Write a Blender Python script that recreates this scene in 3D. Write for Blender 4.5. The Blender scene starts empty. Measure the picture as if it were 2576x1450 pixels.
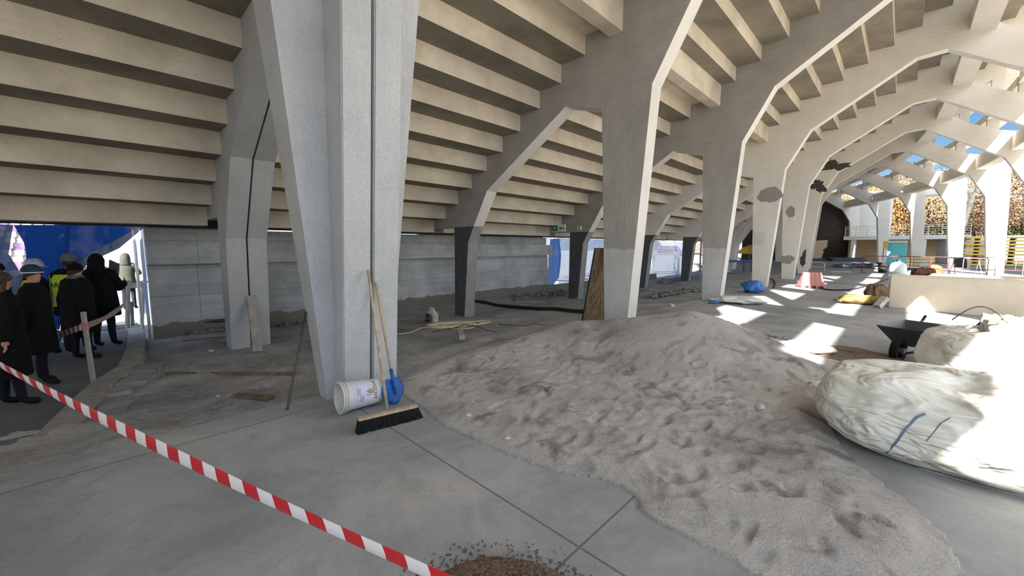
# Stadium works under a concrete stand
SUNAZ,SUNEL,SUNS,SKYS,EXPO=21.25,32.4,32.0,.92,-.12
import bpy, bmesh, math, random
from math import sin, cos, pi, radians, sqrt, atan2, exp
from mathutils import Vector, Matrix, noise
S = bpy.context.scene
COL = S.collection
rnd = random.Random(7)

# ------------------------------------------------------------------ camera numbers
FPX, PITCH, EYE = 1000.0, radians(5.94), 1.65
CP, SP = cos(PITCH), sin(PITCH)
def ray(x, y):
    a = (x-1288)/FPX; b = -(y-725)/FPX
    return Vector((a, CP+b*SP, -SP+b*CP))
def at(x, y, Y):                       # world point seen at a pixel, Y metres ahead
    r = ray(x, y); k = Y/r.y
    return Vector((r.x*k, Y, EYE+r.z*k))
def gnd(x, y, z=0.0):                  # world point on a level z
    r = ray(x, y); k = (z-EYE)/r.z
    return Vector((r.x*k, r.y*k, z))

# ------------------------------------------------------------------ scene helpers
def tag(o, label=None, cat=None, group=None, kind=None):
    if label: o['label'] = label
    if cat: o['category'] = cat
    if group: o['group'] = group
    if kind: o['kind'] = kind
    return o
def empty(name, loc=(0,0,0), rz=0.0, label=None, cat=None, group=None, kind=None):
    o = bpy.data.objects.new(name, None); COL.objects.link(o)
    o.location = loc; o.rotation_euler = (0,0,rz); o.empty_display_size = .1
    return tag(o, label, cat, group, kind)
class MB:
    def __init__(s): s.v=[]; s.f=[]; s.m=[]; s.uv=None
    def add(s, vs, fs, mi=0):
        k=len(s.v); s.v += [tuple(v) for v in vs]
        for f in fs: s.f.append(tuple(i+k for i in f)); s.m.append(mi)
        return s
    def box(s, c, d, rz=0.0, mi=0, rot=None):
        M = rot if rot is not None else Matrix.Rotation(rz,3,'Z')
        vs=[]
        for z in (-1,1):
            for (x,y) in ((-1,-1),(1,-1),(1,1),(-1,1)):
                vs.append(M @ Vector((x*d[0]/2,y*d[1]/2,z*d[2]/2)) + Vector(c))
        return s.add(vs,[(3,2,1,0),(4,5,6,7),(0,1,5,4),(1,2,6,5),(2,3,7,6),(3,0,4,7)],mi)
    def bar(s, a, b, w, h=None, mi=0, up=(0,0,1)):     # square bar between two points
        a=Vector(a); b=Vector(b); h=h or w; d=(b-a).normalized(); up=Vector(up)
        if abs(d.dot(up))>.98: up=Vector((1,0,0))
        sx=d.cross(up).normalized(); sy=sx.cross(d).normalized()
        vs=[p+sx*(i*w/2)+sy*(j*h/2) for p in (a,b) for (i,j) in ((-1,-1),(1,-1),(1,1),(-1,1))]
        return s.add(vs,[(3,2,1,0),(4,5,6,7),(0,1,5,4),(1,2,6,5),(2,3,7,6),(3,0,4,7)],mi)
    def tube(s, pts, r, n=8, mi=0, caps=True):
        pts=[Vector(p) for p in pts]; R = r if isinstance(r,(list,tuple)) else [r]*len(pts)
        rings=[]; prev=None
        for i,p in enumerate(pts):
            d=(pts[min(i+1,len(pts)-1)]-pts[max(i-1,0)]).normalized()
            if prev is None:
                u=d.orthogonal().normalized()
            else:
                u=(prev-d*prev.dot(d))
                u=u.normalized() if u.length>1e-6 else d.orthogonal().normalized()
            prev=u; w=d.cross(u)
            rings.append([p+(u*cos(2*pi*k/n)+w*sin(2*pi*k/n))*R[i] for k in range(n)])
        vs=[q for rg in rings for q in rg]; fs=[]
        for i in range(len(pts)-1):
            for k in range(n):
                a=i*n+k; b=i*n+(k+1)%n; fs.append((a,b,b+n,a+n))
        if caps:
            fs.append(tuple(range(n-1,-1,-1))); fs.append(tuple(range((len(pts)-1)*n,len(pts)*n)))
        return s.add(vs,fs,mi)
    def loft(s, rings, mi=0, caps=(True,True), closed=True):
        n=len(rings[0]); vs=[q for rg in rings for q in rg]; fs=[]
        for i in range(len(rings)-1):
            for k in range(n if closed else n-1):
                a=i*n+k; b=i*n+(k+1)%n; fs.append((a,b,b+n,a+n))
        if caps[0]: fs.append(tuple(range(n-1,-1,-1)))
        if caps[1]: fs.append(tuple(range((len(rings)-1)*n,len(rings)*n)))
        return s.add(vs,fs,mi)
    def prism(s, poly, f0, f1, mi=0, mi0=None, mi1=None):   # poly lofted between two placing functions
        n=len(poly); vs=[f0(p) for p in poly]+[f1(p) for p in poly]
        k=len(s.v); s.v += [tuple(v) for v in vs]
        for i in range(n):
            j=(i+1)%n; s.f.append((k+i,k+j,k+n+j,k+n+i)); s.m.append(mi)
        s.f.append(tuple(k+i for i in range(n-1,-1,-1))); s.m.append(mi if mi0 is None else mi0)
        s.f.append(tuple(k+n+i for i in range(n))); s.m.append(mi if mi1 is None else mi1)
        return s
    def build(s, name, mats, parent=None, smooth=False, loc=None, rz=0.0, bevel=0.0, **tags):
        me=bpy.data.meshes.new(name); me.from_pydata(s.v,[],s.f)
        mats = mats if isinstance(mats,(list,tuple)) else [mats]
        for m in mats: me.materials.append(m)
        me.polygons.foreach_set('material_index', s.m)
        bm=bmesh.new(); bm.from_mesh(me)
        bmesh.ops.recalc_face_normals(bm, faces=bm.faces)
        if bevel>0:
            es=[e for e in bm.edges if len(e.link_faces)==2 and e.calc_face_angle(0)>.5]
            bmesh.ops.bevel(bm, geom=es, offset=bevel, segments=2, affect='EDGES', clamp_overlap=True)
        bm.to_mesh(me); bm.free()
        if smooth: me.polygons.foreach_set('use_smooth',[True]*len(me.polygons))
        o=bpy.data.objects.new(name, me); COL.objects.link(o)
        if loc is not None: o.location=loc
        o.rotation_euler=(0,0,rz)
        if parent: o.parent=parent
        tag(o, **tags)
        return o
def clone(o, parent=None):
    c=o.copy(); COL.objects.link(c); c.parent=parent
    for ch in list(o.children): clone(ch, c)
    return c
def smoothstep(a,b,x):
    t=min(1,max(0,(x-a)/(b-a))) if a!=b else float(x>a)
    return t*t*(3-2*t)
def fbm(x,y,s=1.0,o=4):
    v=0;a=1;f=1/s
    for _ in range(o):
        v+=a*noise.noise((x*f,y*f,3.3)); a*=.5; f*=2.03
    return v

# ------------------------------------------------------------------ materials
def lin(c):
    return tuple(((v/12.92) if v<=.04045 else ((v+.055)/1.055)**2.4) for v in (c[0]/255,c[1]/255,c[2]/255))+(1,)
class NT:
    def __init__(s,name):
        s.mat=bpy.data.materials.new(name); s.mat.use_nodes=True; s.t=s.mat.node_tree
        s.t.nodes.clear(); s.out=s.n('ShaderNodeOutputMaterial'); s.b=s.n('ShaderNodeBsdfPrincipled')
        s.l(s.b.outputs[0],s.out.inputs[0]); s.co=s.n('ShaderNodeTexCoord')
    def n(s,t,**k):
        q=s.t.nodes.new(t)
        for a,b in k.items(): setattr(q,a,b)
        return q
    def l(s,a,b): s.t.links.new(a,b)
    def mapped(s,scale=(1,1,1),rot=(0,0,0),src='Object'):
        m=s.n('ShaderNodeMapping'); m.inputs['Scale'].default_value=scale; m.inputs['Rotation'].default_value=rot
        s.l(s.co.outputs[src],m.inputs[0]); return m.outputs[0]
    def noise(s,vec,scale=5,detail=5,rough=.6,dist=0):
        q=s.n('ShaderNodeTexNoise'); q.inputs['Scale'].default_value=scale; q.inputs['Detail'].default_value=detail
        q.inputs['Roughness'].default_value=rough; q.inputs['Distortion'].default_value=dist
        if vec is not None: s.l(vec,q.inputs['Vector'])
        return q.outputs[0]
    def ramp(s,fac,stops):
        q=s.n('ShaderNodeValToRGB'); e=q.color_ramp.elements
        while len(e)<len(stops): e.new(.5)
        for i,(p,c) in enumerate(stops):
            e[i].position=p; e[i].color=c if len(c)==4 else (*c,1)
        s.l(fac,q.inputs[0]); return q.outputs[0]
    def mix(s,fac,a,b,mode='MIX'):
        q=s.n('ShaderNodeMix',data_type='RGBA',blend_type=mode)
        for v,i in ((fac,0),(a,6),(b,7)):
            if hasattr(v,'links'): s.l(v,q.inputs[i])
            else: q.inputs[i].default_value=v
        return q.outputs[2]
    def math(s,op,a,b=0.0,clamp=False):
        q=s.n('ShaderNodeMath',operation=op); q.use_clamp=clamp
        for i,v in enumerate((a,b)):
            if hasattr(v,'links'): s.l(v,q.inputs[i])
            else: q.inputs[i].default_value=v
        return q.outputs[0]
    def bump(s,h,strength=.3,dist=.02,prev=None):
        q=s.n('ShaderNodeBump'); q.inputs['Strength'].default_value=strength; q.inputs['Distance'].default_value=dist
        s.l(h,q.inputs['Height'])
        if prev is not None: s.l(prev,q.inputs['Normal'])
        s.l(q.outputs[0],s.b.inputs['Normal']); return q.outputs[0]
    def set(s,col=None,rough=.8,metal=0.0,spec=.3):
        if col is not None:
            if hasattr(col,'links'): s.l(col,s.b.inputs['Base Color'])
            else: s.b.inputs['Base Color'].default_value=col
        s.b.inputs['Roughness'].default_value=rough; s.b.inputs['Metallic'].default_value=metal
        s.b.inputs['Specular IOR Level'].default_value=spec
        return s.mat
    def sep(s,src='Object'):
        q=s.n('ShaderNodeSeparateXYZ'); s.l(s.co.outputs[src],q.inputs[0]); return q.outputs

def plain(name,c,rough=.7,metal=0.0,var=.12,scale=8,spec=.3,bump=0.0):
    t=NT(name); base=lin(c)
    n=t.noise(t.co.outputs['Object'],scale,4)
    lo=tuple(v*(1-var*1.6) for v in base[:3])+(1,); hi=tuple(min(1,v*(1+var)) for v in base[:3])+(1,)
    c_=t.ramp(n,[(.3,lo),(.7,hi)])
    if bump: t.bump(t.noise(t.co.outputs['Object'],scale*3,4),bump,.01)
    return t.set(c_,rough,metal,spec)
def concrete(name,c,c2=None,stretch=(9,9,.7),rot=(0,0,0),var=.2,bump=.35,streak=.35,pits=True,low=None,band=None):
    """Board-marked concrete. stretch/rot turn the board grain; low=(z, colour, ragged) repaints below a level; band = z of a paint line."""
    t=NT(name); base=lin(c); ob=t.co.outputs['Object']
    c2=lin(c2) if c2 else tuple(v*(1-var) for v in base[:3])+(1,)
    big=t.noise(ob,1.1,6,.62)
    col=t.ramp(big,[(.32,c2),(.62,base)])
    g=t.mapped(stretch,rot)
    gr=t.noise(g,1.6,4,.6)
    dark=tuple(v*.72 for v in base[:3])+(1,)
    f=t.math('MULTIPLY',t.ramp(gr,[(.5,(0,0,0,1)),(.72,(1,1,1,1))]),streak)
    col=t.mix(f,col,dark)
    fine=t.noise(ob,34,4,.7)
    col=t.mix(.16,col,t.ramp(fine,[(.3,(.12,.11,.10,1)),(.7,(.75,.74,.72,1))]),'OVERLAY')
    if low:
        z0,lc,rag=low
        z=t.sep()[2]
        edge=t.math('ADD',z,t.math('MULTIPLY',t.math('SUBTRACT',t.noise(ob,3.2,4),.5),rag))
        m=t.math('LESS_THAN',edge,z0)
        lcv=lin(lc); l2=tuple(v*.8 for v in lcv[:3])+(1,)
        col=t.mix(m,col,t.ramp(big,[(.35,l2),(.65,lcv)]))
    if pits:
        vo=t.n('ShaderNodeTexVoronoi'); vo.inputs['Scale'].default_value=9; t.l(ob,vo.inputs['Vector'])
        pm=t.math('LESS_THAN',vo.outputs[0],.055)
        col=t.mix(t.math('MULTIPLY',pm,.55),col,tuple(v*.35 for v in base[:3])+(1,))
    h=t.math('ADD',t.math('MULTIPLY',gr,.8),t.math('MULTIPLY',fine,.25))
    h=t.math('ADD',h,t.math('MULTIPLY',t.noise(ob,7,5,.6),.5))
    t.bump(h,bump,.02)
    return t.set(col,.88,0,.2)

# ================================================================== camera, sky, sun
cam = bpy.data.cameras.new('camera'); camo = bpy.data.objects.new('camera', cam); COL.objects.link(camo)
camo.location = (0,0,EYE); camo.rotation_euler = (pi/2-PITCH, 0, 0)
cam.sensor_fit='HORIZONTAL'; cam.sensor_width = 36; cam.lens = 36*FPX/2576; cam.clip_start=.05; cam.clip_end=900
S.camera = camo
SUN_AZ, SUN_EL = radians(SUNAZ), radians(SUNEL)          # azimuth of the light's travel, from +Y towards +X
W = bpy.data.worlds.new('sky'); S.world = W; W.use_nodes = True
wt = W.node_tree; wt.nodes.clear()
wo = wt.nodes.new('ShaderNodeOutputWorld'); wb = wt.nodes.new('ShaderNodeBackground')
tc=wt.nodes.new('ShaderNodeTexCoord'); sx=wt.nodes.new('ShaderNodeSeparateXYZ'); rp=wt.nodes.new('ShaderNodeValToRGB')
wt.links.new(tc.outputs['Generated'],sx.inputs[0]); wt.links.new(sx.outputs[2],rp.inputs[0])
el=rp.color_ramp.elements; el[0].position=0; el[0].color=(.86,.93,1,1); el[1].position=1; el[1].color=(.10,.27,.66,1)
for p_,c_ in ((.10,(.50,.76,1,1)),(.22,(.22,.52,.98,1)),(.5,(.13,.36,.85,1))):
    e_=el.new(p_); e_.color=c_
vd=wt.nodes.new('ShaderNodeVectorMath'); vd.operation='DOT_PRODUCT'; wt.links.new(tc.outputs['Generated'],vd.inputs[0])
vd.inputs[1].default_value=(-sin(SUN_AZ)*cos(SUN_EL),-cos(SUN_AZ)*cos(SUN_EL),sin(SUN_EL))
mr=wt.nodes.new('ShaderNodeMapRange'); mr.inputs[1].default_value=.0; mr.inputs[2].default_value=1; mr.inputs[3].default_value=0; mr.inputs[4].default_value=1; wt.links.new(vd.outputs['Value'],mr.inputs[0])
pw=wt.nodes.new('ShaderNodeMath'); pw.operation='POWER'; pw.inputs[1].default_value=3.0; wt.links.new(mr.outputs[0],pw.inputs[0])
mg=wt.nodes.new('ShaderNodeMix'); mg.data_type='RGBA'; mg.blend_type='ADD'; mg.inputs[7].default_value=(4.5,4.8,5.1,1)
wt.links.new(pw.outputs[0],mg.inputs[0]); wt.links.new(rp.outputs[0],mg.inputs[6])
wt.links.new(mg.outputs[2], wb.inputs[0]); wb.inputs[1].default_value=SKYS; wt.links.new(wb.outputs[0], wo.inputs[0])
sl = bpy.data.lights.new('sun','SUN'); sl.energy=SUNS; sl.angle=radians(.55); sl.color=(1.0,.955,.89)
so = bpy.data.objects.new('sun', sl); COL.objects.link(so); so.location=(0,-20,30)
sd = Vector((sin(SUN_AZ)*cos(SUN_EL), cos(SUN_AZ)*cos(SUN_EL), -sin(SUN_EL)))
so.rotation_euler = sd.to_track_quat('-Z','Y').to_euler()
V=S.view_settings; V.view_transform='Standard'; V.look='None'; V.gamma=1.0; V.use_curve_mapping=False; V.exposure=EXPO
try:
    S.cycles.use_denoising=True; S.cycles.max_bounces=6; S.cycles.diffuse_bounces=4; S.cycles.use_adaptive_sampling=True; S.cycles.adaptive_threshold=.12; S.cycles.adaptive_min_samples=20; S.cycles.glossy_bounces=2; S.cycles.transparent_max_bounces=8
    S.cycles.sample_clamp_indirect=6.0; S.cycles.caustics_reflective=False; S.cycles.caustics_refractive=False
except Exception: pass

# ================================================================== the frame line
BAY=5.708
DEG=[-44.4]*7+[-44.6,-43.9,-40.6,-36.2,-30.3,-24.9,-21.3,-18.0,-15.0]      # index 3 = split frame by the broom
PB=[(1.96,8.27),(5.96,12.35),(9.96,16.42),(13.94,20.51),(17.78,24.74),(21.32,29.21),(24.45,33.98),(27.1,39.04),(29.34,44.29),(31.26,49.67),(32.85,55.15)]
a0=radians(44.4)
PP=[(1.96-BAY*k*sin(a0),8.27-BAY*k*cos(a0)) for k in (4,3,2,1)]+PB
OFF=3
ANG=[radians(d) for d in DEG][:len(PP)]
NF=len(PP)
THK=[.36]*NF; THK[OFF]=.66
def FP(i,r,t,z):
    a=ANG[i]; return Vector((PP[i][0]+r*cos(a)-t*sin(a), PP[i][1]+r*sin(a)+t*cos(a), z))
def RT(r,t,z=0.0):                      # continuous: t = 0 at the split frame
    u=t/BAY+OFF; i=int(max(0,min(NF-2,math.floor(u)))); f=u-i
    if f<0 or f>1:
        j=0 if f<0 else NF-1
        return FP(j,r,(u-j)*BAY,z)
    a=FP(i,r,0,z); b=FP(i+1,r,0,z); return a.lerp(b,f)
A0=ANG[OFF]; RAD=Vector((cos(A0),sin(A0),0)); TAN=Vector((-sin(A0),cos(A0),0))
def LRT(p): d=Vector((p[0]-PP[OFF][0],p[1]-PP[OFF][1],0)); return d.dot(RAD),d.dot(TAN)

# ================================================================== concrete kinds
RAKE=radians(32.5)
vert=(9,9,.55)
C_plain=concrete('concrete_plain',(186,188,189),(170,172,174),vert,var=.1,streak=.16)
C_coat =concrete('concrete_coated',(178,173,165),(160,156,149),vert,low=(1.6,(205,204,199),.25),streak=.5,bump=.9)
C_coatR=concrete('concrete_coated_rake',(178,173,165),(160,156,149),(.55,9,9),(0,RAKE,0),streak=.4,bump=.8)
C_edge =concrete('concrete_edge',(226,222,215),(214,210,202),(4,4,1),streak=.12,bump=.25)
C_cream=concrete('concrete_cream',(234,228,217),(224,218,207),vert,streak=.22,bump=.4)
C_creamR=concrete('concrete_cream_rake',(234,228,217),(224,218,207),(.5,9,9),(0,RAKE,0),streak=.25,bump=.4)
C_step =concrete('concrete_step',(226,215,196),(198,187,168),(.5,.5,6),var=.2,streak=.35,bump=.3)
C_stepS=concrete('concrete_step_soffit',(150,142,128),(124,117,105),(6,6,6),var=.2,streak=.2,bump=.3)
C_char =plain('charcoal_coat',(88,89,92),.85,var=.14,scale=5,bump=.15)
C_charE=plain('grey_coat_edge',(150,151,150),.85,var=.1,scale=5,bump=.15)
C_patch=plain('repair_mortar',(158,153,146),.9,var=.12,scale=9,bump=.3)
C_spall=plain('spalled_concrete',(88,82,75),.95,var=.5,scale=14,bump=1.0)
C_dark =plain('dark_joint',(20,20,21),.9)

# ------------------------------------------------------------------ profiles in (r, z)
P_INNER=[(-5.15,-.75),(-4.73,-.75),(-4.49,1.80),(-4.24,2.22),(-5.12,2.22)]
P_RAKE=[(-6.25,2.22),(-4.24,2.22),(-3.68,3.14),(-1.10,4.70),(-.19,4.43),(.87,4.64),(1.59,5.97),(4.26,7.70),(4.93,7.74),(5.39,8.54),(7.46,9.80),(7.46,11.25),(-6.25,2.62)]
P_MAIN=[(0,-.1),(.49,-.1),(.87,4.64),(-.19,4.43)]
P_OBEAM=[(4.93,7.74),(7.73,5.88),(8.44,4.59),(9.36,4.59),(9.28,6.38),(8.8,6.78),(7.5,7.17),(6.5,7.68),(5.39,8.54)]
P_OLEG=[(8.44,4.59),(8.86,-.1),(9.51,-.1),(9.36,4.59)]
P_POST=[(7.06,7.30),(7.46,7.10),(7.46,10.5),(7.06,10.5)]
def fpart(root,name,poly,t0,t1,edge,near,far=None,split=None,**tg):
    m=MB(); mats=[edge,near] if near is not edge else [edge]
    mi=len(mats)-1
    segs=[(t0,t1)] if not split else [(t0,(t0+t1)/2-split/2),((t0+t1)/2+split/2,t1)]
    for (a,b) in segs:
        m.prism(poly,lambda p,a=a:(p[0],a,p[1]),lambda p,b=b:(p[0],b,p[1]),0,mi,mi)
    return m.build(name,mats,root,**tg)

def stand_frame(i,label=None,near='cream',behind=False):
    T=THK[i]
    root=empty('concrete_stand_frame',(PP[i][0],PP[i][1],0),ANG[i])
    if behind: tag(root,kind='structure')
    else: tag(root,label,'frame','concrete frames of the stand')
    if near=='coat': nm,nr,ed,nl,el=C_coat,C_coatR,C_edge,C_char,C_charE
    elif near=='plain': nm=nr=ed=nl=el=C_plain
    else: nm,nr,ed=C_cream,C_creamR,C_edge; nl,el=(C_char,C_charE) if i in (OFF+3,OFF+4) else (C_cream,C_edge)
    sp=.03 if i==OFF else None
    fpart(root,'inner_leg',P_INNER,0,T,el,nl,split=sp)
    fpart(root,'raking_beam',P_RAKE,0,T,ed,nr,split=sp)
    if i==OFF:
        b=MB()
        def ring(z):
            rb=.06+.026*z; ri=-.15-.045*min(z,4.3); tl=-.005-.092*z; tr=.72+.105*z
            return [(ri,tl,z),(rb,tl,z),(rb,tr,z),(ri,tr,z)]
        b.loft([ring(z) for z in (-.2,0,1,2,3,4,5,6.2)])
        b.build('flared_column',C_plain,root)
        for (ta,tb,nm_) in ((.09,.385,'column_rib'),(.415,.71,'column_rib')):
            s=MB(); poly=[(-.1,-.1),(.25,-.1),(.66,4.64),(1.5,5.97),(-.1,5.97)]
            s.prism(poly,lambda p,a=ta:(p[0],a,p[1]),lambda p,b=tb:(p[0],b,p[1]))
            s.build(nm_,C_plain,root,bevel=.012)
        j=MB().prism([(-4.9,-.6),(-4.8,-.6),(-4.55,1.8),(-3.8,3.2),(-1.2,4.8),(-1.2,5.1),(-3.9,3.4),(-4.7,2.1)],lambda p:(p[0],.32,p[1]),lambda p:(p[0],.34,p[1]))
        j.build('joint_filler',C_dark,root,label='dark filler deep in the joint')
    else:
        fpart(root,'main_leg',P_MAIN,0,T,ed,nm)
    if i==OFF-1: return root
    fpart(root,'outer_beam',P_OBEAM,0,T,ed,nr if near!='coat' else C_creamR)
    fpart(root,'outer_leg',P_OLEG,0,T,ed,nm if near!='coat' else C_cream)
    fpart(root,'post',P_POST,.03,T-.03,ed,ed)
    return root
LAB={OFF:('grey split concrete frame with a dark vertical joint, behind the broom and bucket','plain'),
 OFF+1:('grey coated concrete frame with the wooden board leaning on its leg','coat'),
 OFF+2:('grey coated concrete frame standing by the blue plastic bundle','coat'),
 OFF+3:('cream concrete frame with the large oval mortar patch and paper notice','cream'),
 OFF+4:('cream concrete frame with the small round mortar patch on its leg','cream'),
 OFF+5:('cream concrete frame with broken dark spalls at the shoulder of its arch','cream'),
 OFF+6:('concrete frame whose pointed arch is next beyond the broken-shouldered frame','cream'),
 OFF+7:('bluish shaded concrete arch frame whose outer leg stands behind the dark plastic tub','cream'),
 OFF+8:('shaded concrete arch frame whose outer leg stands right of the turquoise cabin','cream'),
 OFF+9:('shaded concrete arch frame whose outer leg stands left of the turquoise cabin','cream'),
 OFF+10:('farthest concrete arch frame, in front of the dark end wall','cream')}
FRM={}
for i in range(NF):
    if i<OFF: FRM[i]=stand_frame(i,None,'cream',True)
    elif i in LAB: FRM[i]=stand_frame(i,LAB[i][0],LAB[i][1])
    else: FRM[i]=stand_frame(i,None,'cream',True)

# mortar patches and spalls on the near faces
def blob(cr,cz,rr,rz,t=-.004,n=40,rough=.14,seed=0,th=.008):
    q=random.Random(seed); ph=[q.uniform(0,6.28) for _ in range(6)]
    pts=[]
    for k in range(n):
        a=2*pi*k/n; w=1+rough*(.5*sin(2*a+ph[0])+.35*sin(3*a+ph[1])+.3*sin(5*a+ph[2])+.25*sin(9*a+ph[3])+.15*sin(14*a+ph[4]))
        pts.append((cr+rr*w*cos(a),cz+rz*w*sin(a)))
    m=MB(); m.prism(pts,lambda p:(p[0],t,p[1]),lambda p:(p[0],t+th+.004,p[1])); return m
blob(.43,3.70,.40,.32,seed=3).build('mortar_patch',C_patch,FRM[OFF+3],label='dark oval mortar patch')
blob(.19,3.4,.2,.27,seed=5).build('mortar_patch',C_patch,FRM[OFF+4],label='dark round mortar patch')
blob(.2,1.0,.26,.25,seed=8,rough=.25).build('mortar_patch',C_patch,FRM[OFF+4],label='rough darker mortar patch')
blob(1.35,6.35,.6,.28,seed=9,rough=.5,n=60).build('spall',C_spall,FRM[OFF+5],label='broken dark concrete')
blob(.72,5.25,.32,.36,seed=12,rough=.5,n=60).build('spall',C_spall,FRM[OFF+5],label='broken dark concrete')
blob(.25,.9,.12,.55,seed=14,rough=.4).build('spall',C_spall,FRM[OFF+5],label='broken dark concrete')

# ------------------------------------------------------------------ stepped undersides, one unit per bay
STEP=.615
def corner(k):
    r=-.62-STEP*k; z=5.6-.39*k if k>=0 else 5.6-.378*k
    return r,z
BAYLAB={OFF-1:'stepped concrete underside of the seating left of the split frame',
 OFF:'stepped concrete underside of the seating between the split frame and the coated frame',
 OFF+1:'stepped concrete underside of the seating between the two dark coated frames',
 OFF+2:'stepped concrete underside of the seating before the oval-patched frame',
 OFF+3:'stepped concrete underside of the seating between the oval-patched and round-patched frames',
 OFF+4:'stepped concrete underside of the seating just before the broken-shouldered frame',
 OFF+5:'stepped concrete underside of the seating just beyond the broken-shouldered frame'}
def terrace(i):
    j=i+1; T=THK[i]
    root=empty('seating_terrace',tuple(FP(i,0,T,0)))
    if i in BAYLAB: tag(root,BAYLAB[i],'seating','stepped seating above the frames')
    else: tag(root,kind='structure')
    o=Vector(root.location)
    f0=lambda p:FP(i,p[0],T,p[1])-o
    f1=lambda p:FP(j,p[0],0,p[1])-o
    for k in range(-13,10):
        r,z=corner(k); r2,z2=corner(k+1)
        zt=corner(k-1)[1]+.16                                   # top of the riser meets the next tread
        if k==-1: continue                                     # replaced by the deep beam
        rin=r2-.10
        if k==9: rin=r-1.1
        poly=[(rin,z),(r,z),(r,zt),(r-.13,zt),(r-.13,z+.16),(rin,z+.16)]
        m=MB(); n=len(poly)
        m.prism(poly,f0,f1)
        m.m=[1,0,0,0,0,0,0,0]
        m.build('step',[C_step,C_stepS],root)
    r,z=corner(-1)
    poly=[(-.72,6.0),(-.06,6.0),(-.06,5.77),(.23,5.77),(.23,6.50),(.1,6.50),(.1,6.16),(-.72,6.16)]
    MB().prism(poly,f0,f1).build('deep_beam',C_step,root)
    poly=[(5.33,8.12),(5.86,7.98),(5.86,8.95),(5.33,8.62)]
    MB().prism(poly,f0,f1).build('edge_beam',C_cream,root)
    poly=[(7.02,7.72),(7.92,7.72),(7.92,8.06),(7.02,8.06)]
    MB().prism(poly,f0,f1).build('walkway_slab',C_cream,root)
    poly=[(7.9,6.15),(8.4,6.15),(8.4,6.9),(7.9,6.9)]
    MB().prism(poly,f0,f1).build('tie_beam',C_cream,root)
    if i>=OFF+2:  # slab added over these bays to keep sun off the outer beam faces
        poly=[(7.36,10.42),(8.7,10.42),(8.7,10.6),(7.36,10.6)]
        MB().prism(poly,f0,f1).build('sun_blocker_ledge',C_cream,root)
    return root
TER={i:terrace(i) for i in range(0,NF-1)}

# unseen boarding added behind the camera to shade the foreground; slits admit light streaks
ro_=dict(loc=(PP[OFF][0],PP[OFF][1],0),rz=A0)
m=MB()
def rtbox(r0,r1,t0,t1,z0,z1): m.box(((r0+r1)/2,(t0+t1)/2,(z0+z1)/2),(r1-r0,t1-t0,z1-z0))
t1=-5.75; ts_=-10.98
rtbox(9.45,9.6,-40,-9.5,-.1,7.4); rtbox(7.2,9.0,-40,t1,7.35,7.5); rtbox(9.0,9.8,-40,-8.2,7.35,7.5)
rtbox(7.2,7.3,ts_+.07,t1,7.4,13); rtbox(7.2,7.3,-40,ts_,7.4,9.85); rtbox(7.2,7.3,-40,ts_,9.93,13)
rtbox(7.2,7.3,-13.6,ts_,9.84,9.94); rtbox(7.2,7.3,-40,-15.2,9.84,9.94)
m.build('sun_blocker_boarding',C_cream,kind='structure',**ro_)

# ================================================================== floor, dirt, path, outside ground
def m_slab():
    t=NT('floor_concrete'); ob=t.co.outputs['Object']
    big=t.noise(ob,.7,6,.65,.6); col=t.ramp(big,[(.30,lin((128,128,129))),(.52,lin((158,158,158))),(.72,lin((176,173,168)))])
    med=t.noise(ob,3.1,6,.7,.8); col=t.mix(t.math('MULTIPLY',t.ramp(med,[(.50,(0,0,0,1)),(.72,(1,1,1,1))]),.45),col,lin((120,120,122)))
    fine=t.noise(ob,60,4,.7); col=t.mix(.12,col,t.ramp(fine,[(.3,(.1,.1,.1,1)),(.7,(.8,.8,.8,1))]),'OVERLAY')
    s=t.sep()
    def line(axis,off,per,w):
        u=t.math('ADD',axis,off); u=t.math('DIVIDE',u,per); u=t.math('FRACT',t.math('ADD',u,100.5)); u=t.math('ABSOLUTE',t.math('SUBTRACT',u,.5))
        return t.math('LESS_THAN',u,w/per)
    j=t.math('MAXIMUM',line(s[0],-3.23,3.05,.007),line(s[1],-.14,2.95,.007))
    col=t.mix(t.math('MULTIPLY',j,.75),col,lin((88,86,84)))
    h=t.math('SUBTRACT',t.math('MULTIPLY',med,.3),j)
    t.bump(t.math('ADD',h,t.math('MULTIPLY',fine,.15)),.35,.01)
    return t.set(col,.85,0,.25)
M_SLAB=m_slab()
def m_dirt():
    t=NT('trodden_dirt'); ob=t.co.outputs['Object']
    a=t.noise(ob,.9,6,.65,.5); col=t.ramp(a,[(.32,lin((138,136,134))),(.55,lin((178,176,173))),(.72,lin((196,193,188)))])
    f=t.noise(ob,26,5,.7); col=t.mix(.3,col,t.ramp(f,[(.35,(.1,.1,.1,1)),(.65,(.8,.8,.8,1))]),'OVERLAY')
    t.bump(t.math('ADD',f,t.math('MULTIPLY',t.noise(ob,7,5),1.2)),.5,.03)
    return t.set(col,.95,0,.15)
M_DIRT=m_dirt()
M_PATH=plain('dusty_path',(118,118,118),.9,var=.2,scale=1.2)
M_ASPH=plain('outside_paving',(150,144,134),.9,var=.12,scale=.6)
M_PITCH=plain('pitch_ground',(150,140,124),.95,var=.15,scale=.5)
SLAB_R0=-.18
def slab_z(r,t): return 0.0
def dirt_z(r,t):
    d=max(0,-r+SLAB_R0); dep=.07+.075*min(d,5.2)
    dep*= .75+.25*smoothstep(-2,5,t)
    dep+=.10*smoothstep(-.5,-1.6,t)*smoothstep(.2,1.5,d)
    return -dep + .030*fbm(r*1.0,t*1.0,.55,4)+.012*fbm(r,t,.14,3)
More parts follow.
